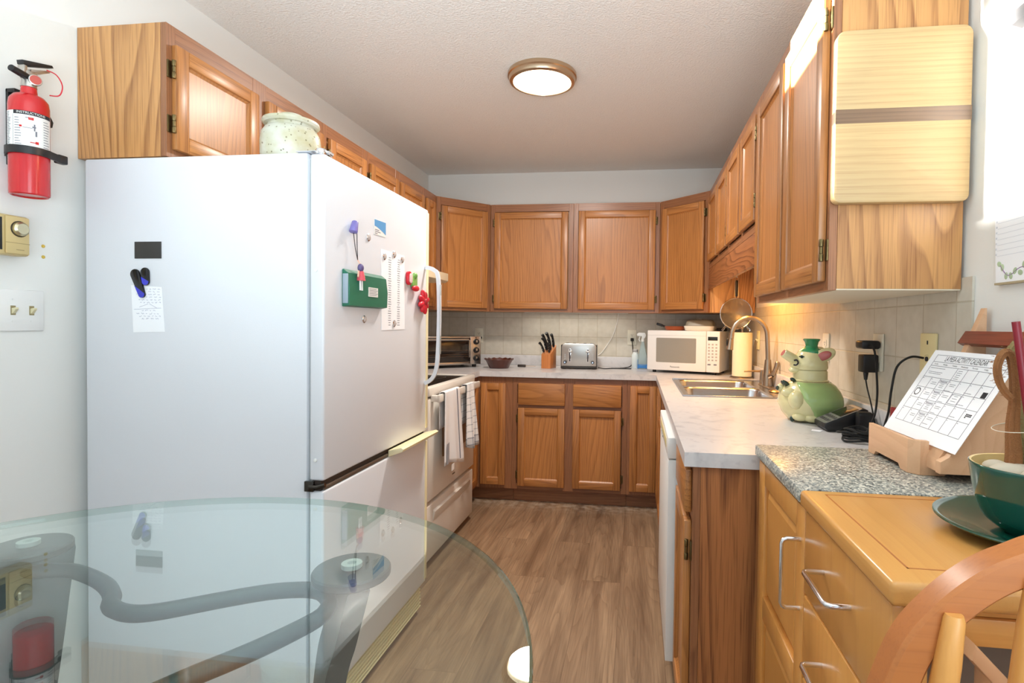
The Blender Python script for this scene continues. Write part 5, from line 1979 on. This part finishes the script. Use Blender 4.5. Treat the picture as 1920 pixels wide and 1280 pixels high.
gx0, gx1 = .022, .262
rows = [.181, .150, .123, .096, .066, .036] 
rows = [.176, .147, .120, .092, .064, .030]
for y in [.2045, .1865] + rows:
    line(gx0, y, gx1, y)
cols = [gx0 + (gx1 - gx0) * k / 7 for k in range(8)]
for x in (cols[0], cols[-1]):
    line(x, .030, x, .2045)
for x in cols[1:-1]:
    line(x, .030, x, .147 if x < cols[3] - .001 else .176)
bx = cols[4] + .002
for a_, b_ in ((.095, .117),):
    for y in (a_, b_):
        line(bx, y, bx + .030, y, .0009)
    for x in (bx, bx + .030):
        line(x, a_, x, b_, .0009)
ob('printed_grid', m, ink_grey, t, c0)
m = M()
add_text(m, 'LA MESA ACTIVITY CALENDAR', .0185, TM @ Matrix.Translation((.060, .1955, .0011)), 'LEFT', sx=.56)
for k, w_ in enumerate(('Sunday', 'Monday', 'Tuesday', 'Wednesday', 'Thursday', 'Friday', 'Saturday')):
    add_text(m, w_, .0052, TM @ Matrix.Translation(((cols[k] + cols[k + 1]) / 2, .1812, .0011)))
ob('title', m, ink, t, c0)
m = M()
rq = random.Random(5)


def scrib(x, y, n, wd_, h=.0011, gap=.0042):
    for k in range(n):
        w_ = wd_ * rq.uniform(.7, 1)
        xx = x - w_ / 2
        while xx < x + w_ / 2:
            l_ = rq.uniform(.002, .005)
            m.box(xx, min(xx + l_, x + w_ / 2), y - k * gap, y - k * gap + h, Z0, Z1, T=TM)
            xx += l_ + .0012


for y in (.170, .160, .156):
    scrib(.055, y, 1, .062)
scrib((cols[3] + cols[4]) / 2 - .004, .170, 5, .018, gap=.0048)
for r in range(1, 5):
    yt = rows[r]
    for c_ in range(7):
        scrib(cols[c_] + .004, yt - .005, 1, .004)
    scrib((cols[1] + cols[2]) / 2 + .002, yt - .012, 2, .022)
    scrib((cols[2] + cols[3]) / 2, yt - .013, 3, .018)
    for yy in (yt - .004, yt - .010):
        m.box(cols[2] + .002, cols[3] - .001, yy, yy + .0007, Z0, Z1, T=TM)
    scrib((cols[2] + cols[3]) / 2, yt - .0078, 1, .026, .0022)
    scrib((cols[3] + cols[4]) / 2, yt - .010, 2, .022)
    scrib((cols[3]) + .012, yt - .026, 1, .022)
    if r < 4:
        scrib((cols[5] + cols[6]) / 2 - .008, yt - .023, 1, .024)
scrib(bx + .015, .113, 3, .016, gap=.006)
ob('printed_text', m, ink_grey, t, c0)
m = M()
for k in range(14):   # wreath of small marks
    a = k / 14 * 2 * pi
    m.cyl((cols[0] + .014 + .0095 * cos(a), .107 + .0085 * sin(a), Z0), (cols[0] + .014 + .0095 * cos(a), .107 + .0085 * sin(a), Z1), .0017, seg=8, T=TM)
ob('wreath_picture', m, ink, t, c0)
m = M()
m.box(cols[6] + .016, cols[6] + .030, .121, .134, Z0, Z1, T=TM)
ob('square_picture', m, ink, t, c0)
m = M()
for k in range(9):
    m.box(cols[6] + .010 + (k % 4) * .0045, cols[6] + .0135 + (k % 4) * .0045, .081 - (k // 4) * .0034, .0836 - (k // 4) * .0034, Z0, Z1, T=TM)
ob('flower_picture', m, ink, t, c0)

# ---- cactus bowl
bc = Vector((2.280, -3.425, .9435))
t = thing('saucer', 'dark green glazed saucer under the cactus bowl', 'saucer', bc)
t.scale = (.96, .96, 1.06)
m = M().lathe([(p.x, p.y) for p in spline([(0, .002, 0), (.045, 0, 0), (.070, .001, 0), (.110, .011, 0), (.126, .017, 0), (.127, .020, 0), (.122, .021, 0), (.075, .008, 0), (.05, .006, 0), (0, .006, 0)], 4)], (0, 0, 0), 96)
ob('dish', m, green_glaze, t)
bz = bc + Vector((0, 0, .0068))
t = thing('plant_bowl', 'dark green glazed bowl with a cream inside, holding dried cactus', 'bowl', bz)
t.scale = (.98, .98, 1.17)
m = M()
m.lathe([(p.x, p.y) for p in spline([(0, .001, 0), (.036, 0, 0), (.042, .002, 0), (.062, .016, 0), (.073, .040, 0), (.079, .066, 0), (.0815, .080, 0), (.080, .0825, 0)], 5)], (0, 0, 0), 96)
ob('outside', m, green_glaze, t)
m = M().lathe([(.080, .0826), (.077, .082), (.0745, .062), (.067, .040), (.055, .03), (0, .028)], (0, 0, 0), 64)
ob('inside', m, cream_glaze, t)
ob('soil', M().lathe([(.0, .067), (.0745, .066), (.0735, .055), (0, .05)], (0, 0, 0), 40), plain('potting_grit', (150, 130, 104), .9, bump=.6, bscale=300), t)
pebs = [(-.046, -.014, .026, .016, .013), (-.030, -.038, .018, .014, .011), (-.020, .0, .020, .015, .011), (.005, -.046, .022, .015, .012), (-.040, .022, .018, .015, .011), (.018, -.028, .015, .013, .010), (-.008, -.022, .015, .012, .010)]
for i, (x, y, a_, b_, c_) in enumerate(pebs):
    p = bz + Vector((x, y, .0785 + c_ * .8))
    tag(ob('pebble', M().ell((0, 0, 0), (a_, b_, c_), R=Euler((0, 0, i * 1.3)).to_matrix(), u=16, v=10), pebble, loc=p), 'pale rounded pebble lying in the green cactus bowl', 'pebble', 'pebbles in the cactus bowl')


def ribbed(m, P, r, mi=0):
    sec = []
    for k in range(20):
        a = k / 20 * 2 * pi
        q = 1 + .22 * cos(5 * a)
        sec.append((q * cos(a), q * sin(a)))
    m.tube(P, r, sec=sec, mi=mi)


def spines(m, P, r, n, seed):
    g = random.Random(seed)
    for k in range(n):
        p = P[int(g.random() * (len(P) - 1))]
        a = g.random() * 2 * pi
        d = Vector((cos(a), sin(a), g.uniform(-.3, .3))).normalized()
        m.cyl(p + d * r * .9, p + d * (r + .0035), .0005, .0001, 4)


b0 = bz + Vector((0, 0, .078))
co = Vector((2.257, -3.415, 1.0295))
t = thing('cactus', 'dried brown cactus stem with a drooping hooked arm in the bowl', 'cactus', co)
Y0 = -3.412
P = spline([(2.258, Y0, 1.0295), (2.258, Y0, 1.06), (2.2555, Y0, 1.10), (2.257, Y0, 1.14), (2.254, Y0, 1.18), (2.249, Y0, 1.203), (2.241, Y0, 1.207), (2.2345, Y0, 1.198), (2.2315, Y0, 1.183), (2.2345, Y0, 1.166), (2.241, Y0 - .002, 1.151), (2.249, Y0 - .006, 1.140)], 6)
n = len(P)
m = M()
ribbed(m, P, [.0105 - .0045 * min(1, i / 22) - .0018 * (i / n) for i in range(n)])
spines(m, P, .0075, 150, 2)
ob('stem', m, cactus_m, t, co)
co = Vector((2.291, -3.395, 1.0295))
t = thing('cactus', 'taller dried olive cactus stem behind the dark red stick', 'cactus', co)
Y0 = -3.392
P = spline([(2.292, Y0, 1.0295), (2.290, Y0, 1.065), (2.283, Y0, 1.11), (2.281, Y0, 1.15), (2.277, Y0, 1.185), (2.270, Y0, 1.208), (2.261, Y0 + .002, 1.213)], 7)
n = len(P)
m = M()
ribbed(m, P, [.0135 - .004 * i / n for i in range(n)])
spines(m, P, .010, 140, 4)
ob('stem', m, cactus_g, t, co)
m = M()
ribbed(m, spline([(2.276, Y0 - .022, 1.0305), (2.279, Y0 - .016, 1.055), (2.284, Y0 - .004, 1.085)], 7), .0065)
ob('side_shoot', m, cactus_g, t, co)
single('stick', M().cyl((2.2705, -3.440, 1.0295), (2.2434, -3.43, 1.252), .0052, .0052, 18), stick_red, 'dark red straight stick standing upright in the cactus bowl', 'stick', (2.27, -3.44, 1.0295))
m = M().tube(spline([(2.264 + .034 * cos(a), -3.415 + .034 * sin(a), 1.100 + .006 * cos(a)) for a in [k / 10 * 2 * pi for k in range(10)]], 4, True), .0006, 6, True)
single('wire_tie', m, plain('clear_tie', (220, 210, 190), .3), 'thin clear tie looped around the cactus stems and the stick', 'tie', (2.264, -3.415, 1.10))

# ---- list pad on the right wall
t = thing('wall_pad', 'lined white pad with painted ivy hanging on the right wall', 'pad', (W - .004, -3.12, 1.34))
co = (W - .004, -3.12, 1.34)
pa = [(-3.010, 1.339), (-3.22, 1.339), (-3.22, 1.64), (-2.992, 1.64)]
m = M().prism(pa, W - .008, W - .0006, 'x')
ob('sheets', m, paper, t, co)
ob('backing_card', M().box(W - .012, W - .0006, -3.22, -3.012, 1.3345, 1.3388), plain('backing_card', (176, 160, 128), .7), t, co)
m = M()
for k in range(15):
    z = 1.395 + k * .0115
    m.box(W - .0084, W - .008, -3.20, -3.012, z, z + .0008)
    m.box(W - .0084, W - .008, -3.011, -3.0065, z + .002, z + .006)
ob('ruled_lines', m, plain('line_grey', (214, 217, 224), .8), t, co)
m = M()
g = random.Random(9)
for k in range(16):
    y, z = -3.02 - k * .0125 + g.uniform(-.003, .003), 1.358 + g.uniform(-.008, .014) + (.02 if k < 2 else 0)
    R = Euler((g.uniform(0, 3), 0, 0)).to_matrix()
    m.ell((W - .0082, y, z), (.0006, .0075, .0055), R=R, u=10, v=6)
ob('ivy_leaves', m, plain('ivy_green', (176, 194, 160), .8, var=.35), t, co)
m = M().tube(spline([(W - .0084, -3.024, 1.375), (W - .0084, -3.05, 1.352), (W - .0084, -3.09, 1.366), (W - .0084, -3.14, 1.35), (W - .0084, -3.2, 1.362)], 6), .0007, 5)
ob('ivy_stem', m, plain('ivy_purple', (140, 96, 150), .8), t, co)

# ---- cutting board on the cabinet side
t = thing('cutting_board', 'large maple cutting board with a walnut stripe hung on the cabinet side', 'cutting board', (2.3145, -2.8855, 1.535))
co = (2.3145, -2.8855, 1.535)
yb0, yb1 = -2.9135, -2.8862
bx0_, bx1_ = 2.167, 2.4625
zs0, zs1 = 1.724, 1.750
Zb, Zt = 1.535, 1.938
m = M()
m.rbox(bx0_, bx1_, yb0, yb1, Zb, zs0, .016, 'y', 6, .004, corners=(1, 1, 0, 0))
m.rbox(bx0_, bx1_, yb0, yb1, zs1, Zt, .022, 'y', 6, .004, corners=(0, 0, 1, 1))
ob('board', m, maple_board, t, co)
ob('stripe', M().box(bx0_ + .0003, bx1_ - .0003, yb0 - .0002, yb1, zs0 - .0035, zs1 + .0035), walnut, t, co)

# ================================================================== LEFT WALL
t = thing('fire_extinguisher', 'red fire extinguisher in a black bracket on the left wall', 'fire extinguisher', (.066, -2.995, 1.57))
eo = (.066, -2.995, 1.57)
cx, cy, r = .066, -2.995, .042
m = M().lathe([(0, .003), (.036, .003), (.038, 0), (.0415, .003), (.042, .008), (.042, .240), (.040, .256), (.032, .268), (.018, .274), (.016, .292), (0, .292)], (cx, cy, 1.570), 48)
ob('cylinder', m, red_paint, t, eo)
rl = r + .0006
m = M().grid(lambda u, v: (cx + rl * cos(RD(-130 + 165 * u)), cy + rl * sin(RD(-130 + 165 * u)), 1.693 + .095 * v), 40, 2)
lb = ob('label', m, label_white, t, eo)


def wrap(a0, z):
    return lambda c_: Vector((cx + (rl + .0006) * cos(RD(a0) + c_.x / rl), cy + (rl + .0006) * sin(RD(a0) + c_.x / rl), z + c_.y))


m = M().grid(lambda u, v: (cx + (rl + .0003) * cos(RD(-82 + 117 * u)), cy + (rl + .0003) * sin(RD(-82 + 117 * u)), 1.7785 + .010 * v), 30, 2)
ob('label_band', m, ink, lb, eo)
m = M()
add_text(m, 'INSTRUCTIONS', .0085, None, fn=wrap(-32, 1.7835))
ob('label_title', m, label_white, lb, eo)
m = M()
g = random.Random(21)


def strip(a, b, z, h, mi=0, e=.0004):
    n = 5
    for k in range(n):
        p, q = a + (b - a) * k / n, a + (b - a) * (k + 1) / n
        R_ = rl + e
        m.quad((cx + R_ * cos(RD(p)), cy + R_ * sin(RD(p)), z), (cx + R_ * cos(RD(q)), cy + R_ * sin(RD(q)), z), (cx + R_ * cos(RD(q)), cy + R_ * sin(RD(q)), z + h), (cx + R_ * cos(RD(p)), cy + R_ * sin(RD(p)), z + h), mi=mi)


for k in range(22):
    strip(-128, -92 - g.uniform(0, 10), 1.697 + k * .0041, .0016)
for k in range(11):
    z = 1.700 + k * .0068
    strip(-78, -58 - g.uniform(0, 8), z, .0017)
    strip(2, 26 - g.uniform(0, 8), z, .0017)
strip(-84, -83, 1.693, .085)
for a, z, w_, h in ((-40, 1.766, 14, .007), (-64, 1.745, 7, .005), (-36, 1.706, 16, .0022), (-22, 1.704, 9, .007)):
    strip(a, a + w_, z, h, 1, .0006)
for a, z, w_, h in ((-26, 1.738, 4, .018), (-30, 1.746, 10, .004), (-22, 1.724, 5, .014), (-55, 1.744, 26, .0012), (-48, 1.770, 20, .002)):
    strip(a, a + w_, z, h, 0, .0006)
ob('label_print', m, [ink_grey, red_paint], lb, eo)
m = M().cyl((cx, cy, 1.8625), (cx, cy, 1.883), .017, .015)
m.box(cx - .012, cx + .012, cy - .014, cy + .014, 1.8835, 1.905, .003)
m.box(cx - .010, cx + .010, cy - .020, cy - .010, 1.893, 1.917, .002)
ob('valve', m, steel, t, eo)
R_ = Euler((0, RD(90), RD(-35))).to_matrix().to_4x4()
gd = Vector((cos(RD(-30)), sin(RD(-30)), 0))
gc = Vector((cx, cy, 1.882)) + gd * .016 + Vector((0, .012, 0))
m = M().cyl(gc, gc + gd * .011, .0145, seg=24, bev=.002)
gg = ob('gauge', m, steel, t, eo)
ob('gauge_face', M().cyl(gc + gd * .0105, gc + gd * .0122, .0118, seg=24), plain('gauge_red', (186, 74, 62), .2, var=.5), gg, eo)
m = M()
m.prism([(cy - .020, 1.9175), (cy - .022, 1.928), (cy + .052, 1.946), (cy + .056, 1.940), (cy - .004, 1.9175)], cx - .011, cx + .011, 'x', bev=.002)
ob('squeeze_lever', m, black, t, eo)
m = M().prism([(cy - .0, 1.912), (cy + .050, 1.930), (cy + .048, 1.923), (cy + .02, 1.9065), (cy + .0, 1.9055)], cx - .008, cx + .008, 'x', bev=.001)
ob('carry_handle', m, steel, t, eo)
ob('nozzle', M().cyl((cx + .004, cy - .004, 1.888), (cx + .012, cy - .052, 1.893), .0095, .0085, 18, bev=.001), black, t, eo)
m = M().tube(spline([(cx + .012, cy + .036, 1.926), (cx + .016, cy + .058, 1.922), (cx + .018, cy + .072, 1.898), (cx + .018, cy + .064, 1.868), (cx + .016, cy + .040, 1.858)], 6), .0016, 6)
ob('safety_strap', m, plain('strap_red', (210, 40, 60), .4), t, eo)
t = thing('extinguisher_bracket', 'black wall bracket strapped round the red fire extinguisher', 'bracket', (.004, -2.995, 1.70))
bo = (.004, -2.995, 1.70)
m = M()
m.box(.0006, .010, cy - .008, cy + .014, 1.655, 1.862, .003)
m.box(.0006, .030, cy - .008, cy + .052, 1.850, 1.862, .003)
m.prism([(cy + .042, 1.862), (cy + .054, 1.858), (cy + .085, 1.800), (cy + .082, 1.785), (cy + .066, 1.785), (cy + .066, 1.80)], .004, .040, 'x', bev=.003)
ob('back_plate', m, black, t, bo)
m = M()
R2 = r + .0042
ring = [(cx + R2 * cos(a), cy + R2 * sin(a), 1.686) for a in [RD(-160 + 190 * k / 30) for k in range(31)]]
m.tube([(.006, cy - .012, 1.687)] + ring + [(cx + .030, cy + .066, 1.684)], 1, sec=[(-.010, -.0024), (.010, -.0024), (.010, .0024), (-.010, .0024)], up=(0, 0, 1))
ob('strap', m, black, t, bo)
ob('clasp', M().box(cx + .018, cx + .036, cy + .046, cy + .072, 1.674, 1.698, .003), black, t, bo)

t = thing('thermostat', 'gold coloured thermostat with a round dial on the left wall', 'thermostat', (.0, -3.05, 1.46))
o2 = (.0, -3.05, 1.46)
m = M()
m.box(.0006, .040, -3.125, -2.976, 1.408, 1.516, .006)
m.box(.0395, .0445, -3.036, -2.979, 1.4115, 1.5125, .003)
ob('case', m, gold_plastic, t, o2)
ob('cover_seam', M().box(.0438, .0447, -3.036, -2.979, 1.4405, 1.4418), plain('seam_brown', (150, 128, 84), .6), t, o2)
m = M().lathe([(0, .012), (.014, .012), (.0185, .008), (.0195, .0)], T=Matrix.Translation((.0445, -3.004, 1.480)) @ Matrix.Rotation(pi / 2, 4, 'Y'))
dl = ob('dial', m, plain('brushed_dial', (206, 196, 164), .3, .9), t, o2)
m = M().lathe([(.0195, .0), (.0215, .0012), (.0215, 0)], T=Matrix.Translation((.0445, -3.004, 1.480)) @ Matrix.Rotation(pi / 2, 4, 'Y'))
ob('dial_groove', m, dark_gap, dl, o2)
ob('scale_window', M().box(.0398, .041, -3.118, -3.042, 1.420, 1.506, .0005), black, t, o2)
m = M().box(.0445, .0448, -3.012, -2.993, 1.4228, 1.4242)
ob('print', m, plain('seam_print', (140, 120, 80), .6), t, o2)
for z in (1.4475, 1.4165):
    single('wall_anchor', M().lathe([(0, .0018), (.0022, .0018), (.0024, .0008), (.0045, .0012), (.005, 0)], T=Matrix.Translation((.0005, -2.91, z)) @ Matrix.Rotation(pi / 2, 4, 'Y')), plain('anchor_yellow', (214, 184, 84), .5), 'small yellowish wall anchor beside the thermostat, ' + ('upper' if z > 1.43 else 'lower') + ' of the two', 'wall anchor', (.0005, -2.91, z), 'wall anchors')

# ================================================================== GLASS TABLE
t = thing('glass_table', 'round glass topped table on a grey curved metal base', 'table', (1.238, -3.951, 0))
go = (1.238, -3.951, 0)
GZ, GR = .982, .4067
m = M()
m.lathe([(0, GZ), (GR - .003, GZ)], (1.238, -3.951, 0), 128)
m.lathe([(GR - .003, GZ - .009), (0, GZ - .009)], (1.238, -3.951, 0), 128)
m.lathe([(GR - .003, GZ), (GR - .0008, GZ - .0012), (GR, GZ - .0045), (GR - .0008, GZ - .0078), (GR - .003, GZ - .009)], (1.238, -3.951, 0), 128, mi=1)
bmesh.ops.remove_doubles(m.bm, verts=m.bm.verts[:], dist=1e-5)
ob('glass_top', m, [glass_top, glass_edge], t, go, ang=8)
discs = [(1.402, -3.716), (.993, -3.722), (1.20, -4.19)]
ctr = Vector((1.20, -3.88, 0))
for x, y in discs:
    dv = (Vector((x, y, 0)) - ctr).normalized()
    tv = Vector((-dv.y, dv.x, 0))
    p = Vector((x, y, 0))
    P = spline([p + Vector((0, 0, .957)), p - dv * .012 + Vector((0, 0, .90)), p - dv * .024 + Vector((0, 0, .84)), p - dv * .045 + Vector((0, 0, .62)), p - dv * .03 + Vector((0, 0, .35)), p + dv * .03 + Vector((0, 0, .10)), p + dv * .06 + Vector((0, 0, .004))], 6)
    n = len(P)
    lg = M()
    wv = []
    for i, q in enumerate(P):
        zz = q.z
        wv.append(.020 + .022 * max(0, (zz - .78) / .18) + .016 * max(0, (.35 - zz) / .35))
    b = bmesh.new()
    rings = []
    for q, w_ in zip(P, wv):
        rings.append([b.verts.new(q + tv * sx * w_ + dv * sy * .011) for sx, sy in ((-1, -1), (1, -1), (1, 1), (-1, 1))])
    for A, B in zip(rings, rings[1:]):
        for k in range(4):
            b.faces.new((A[k], A[(k + 1) % 4], B[(k + 1) % 4], B[k]))
    b.faces.new(rings[0]); b.faces.new(rings[-1])
    bmesh.ops.recalc_face_normals(b, faces=b.faces)
    lg.add(b)
    L_ = ob('leg', lg, table_metal, t, go)
    m = M().lathe([(0, .957), (.040, .957), (.0415, .959), (.0415, .965), (.040, .967), (0, .967)], (x, y, 0), 40)
    ob('support_disc', m, table_metal, L_, go)
    m = M().lathe([(0, .9672), (.010, .9672), (.011, .968), (.011, .9728), (.005, .9728), (.004, .970), (0, .970)], (x, y, 0), 24)
    ob('clear_pad', m, plain('clear_pad', (170, 174, 168), .3) if 'clear_pad' not in bpy.data.materials else bpy.data.materials['clear_pad'], L_, go)
P = spline([(1.000, -3.728, .938), (1.041, -3.717, .938), (1.081, -3.726, .938), (1.120, -3.742, .938), (1.150, -3.762, .938), (1.168, -3.780, .938), (1.192, -3.789, .938), (1.213, -3.788, .938), (1.235, -3.777, .938), (1.276, -3.748, .938), (1.317, -3.724, .938), (1.358, -3.716, .938), (1.385, -3.733, .938), (1.394, -3.752, .938), (1.394, -3.773, .938), (1.379, -3.809, .938), (1.361, -3.842, .938), (1.340, -3.875, .938), (1.315, -3.93, .938), (1.31, -4.0, .938), (1.30, -4.08, .938), (1.25, -4.15, .938), (1.20, -4.18, .938), (1.14, -4.15, .938), (1.10, -4.07, .938), (1.11, -3.98, .938), (1.08, -3.90, .938), (1.02, -3.86, .938), (.98, -3.80, .938), (.982, -3.745, .938)], 5, True)
ob('brace', M().tube(P, .0085, 12, True), table_metal, t, go)

# ================================================================== CHAIR
t = thing('windsor_chair', 'honey coloured bow back wooden chair beside the cart', 'chair', (2.13, -3.98, 0))
ho = (2.13, -3.98, 0)
Lh = [(1.893, .632), (1.895, .72), (1.903, .80), (1.918, .88), (1.937, .947), (1.951, .979), (1.970, 1.0035), (1.9875, 1.021), (2.006, 1.035), (2.025, 1.045), (2.06, 1.059), (2.13, 1.068)]
Rh = [(2 * 2.13 - x, z) for x, z in Lh[-2::-1]]
P = spline([(x, -3.7855, z) for x, z in Lh + Rh], 6)
hw, dp = .0135, .0145
m = M().tube(P, 1, sec=[(dp, -hw + .003), (dp - .003, -hw), (-dp + .003, -hw), (-dp, -hw + .003), (-dp, hw - .003), (-dp + .003, hw), (dp - .003, hw), (dp, hw - .003)], up=(0, 1, 0))
ob('bow', m, chair_wood, t, ho)
for x0, x1, zt in ((1.9715, 1.93, 1.008), (2.032, 2.00, 1.042), (2.085, 2.07, 1.055), (2.13, 2.13, 1.06), (2.175, 2.19, 1.055), (2.228, 2.26, 1.042), (2.2885, 2.33, 1.008)):
    zb = .632
    m = M().tube([(x1, -3.80, zb), (x1 + (x0 - x1) * .5, -3.800, zb + (zt - zb) * .5), (x0 + (x1 - x0) * .1, -3.802, zt - .04), (x0, -3.802, zt - .004), (x0, -3.802, zt)], [.0075, .0115, .0100, .0080, .0066], 14)
    ob('spindle', m, spindle_wood, t, ho)
m = M()
rings = []
for ins, z in ((.03, .600), (.008, .606), (0, .616), (.004, .630), (.02, .635), (.09, .628)):
    rings.append([(x, y, z) for x, y in rrect(1.875 + ins, 2.385 - ins, -4.225 + ins, -3.755 - ins, .13, 8)])
loft(m, rings, cap0=True)
ob('seat', m, chair_wood, t, ho)
ends = []
for sx in (-1, 1):
    for sy in (-1, 1):
        a, b = Vector((2.13 + sx * .16, -3.99 + sy * .15, .604)), Vector((2.13 + sx * .235, -3.99 + sy * .225, 0))
        ends.append((a, b))
        P = [a + (b - a) * k / 8 for k in range(9)]
        ob('leg', M().tube(P, [.013, .017, .020, .018, .015, .019, .018, .015, .012], 14), chair_wood, t, ho)
for i, j in ((0, 1), (2, 3), (0, 2), (1, 3)):
    f_ = .70 if (i, j) in ((0, 1), (2, 3)) else .55
    a = ends[i][0] + (ends[i][1] - ends[i][0]) * f_
    b = ends[j][0] + (ends[j][1] - ends[j][0]) * f_
    ob('stretcher', M().tube([a + (b - a) * k / 6 for k in range(7)], [.008, .010, .012, .013, .012, .010, .008], 12), chair_wood, t, ho)
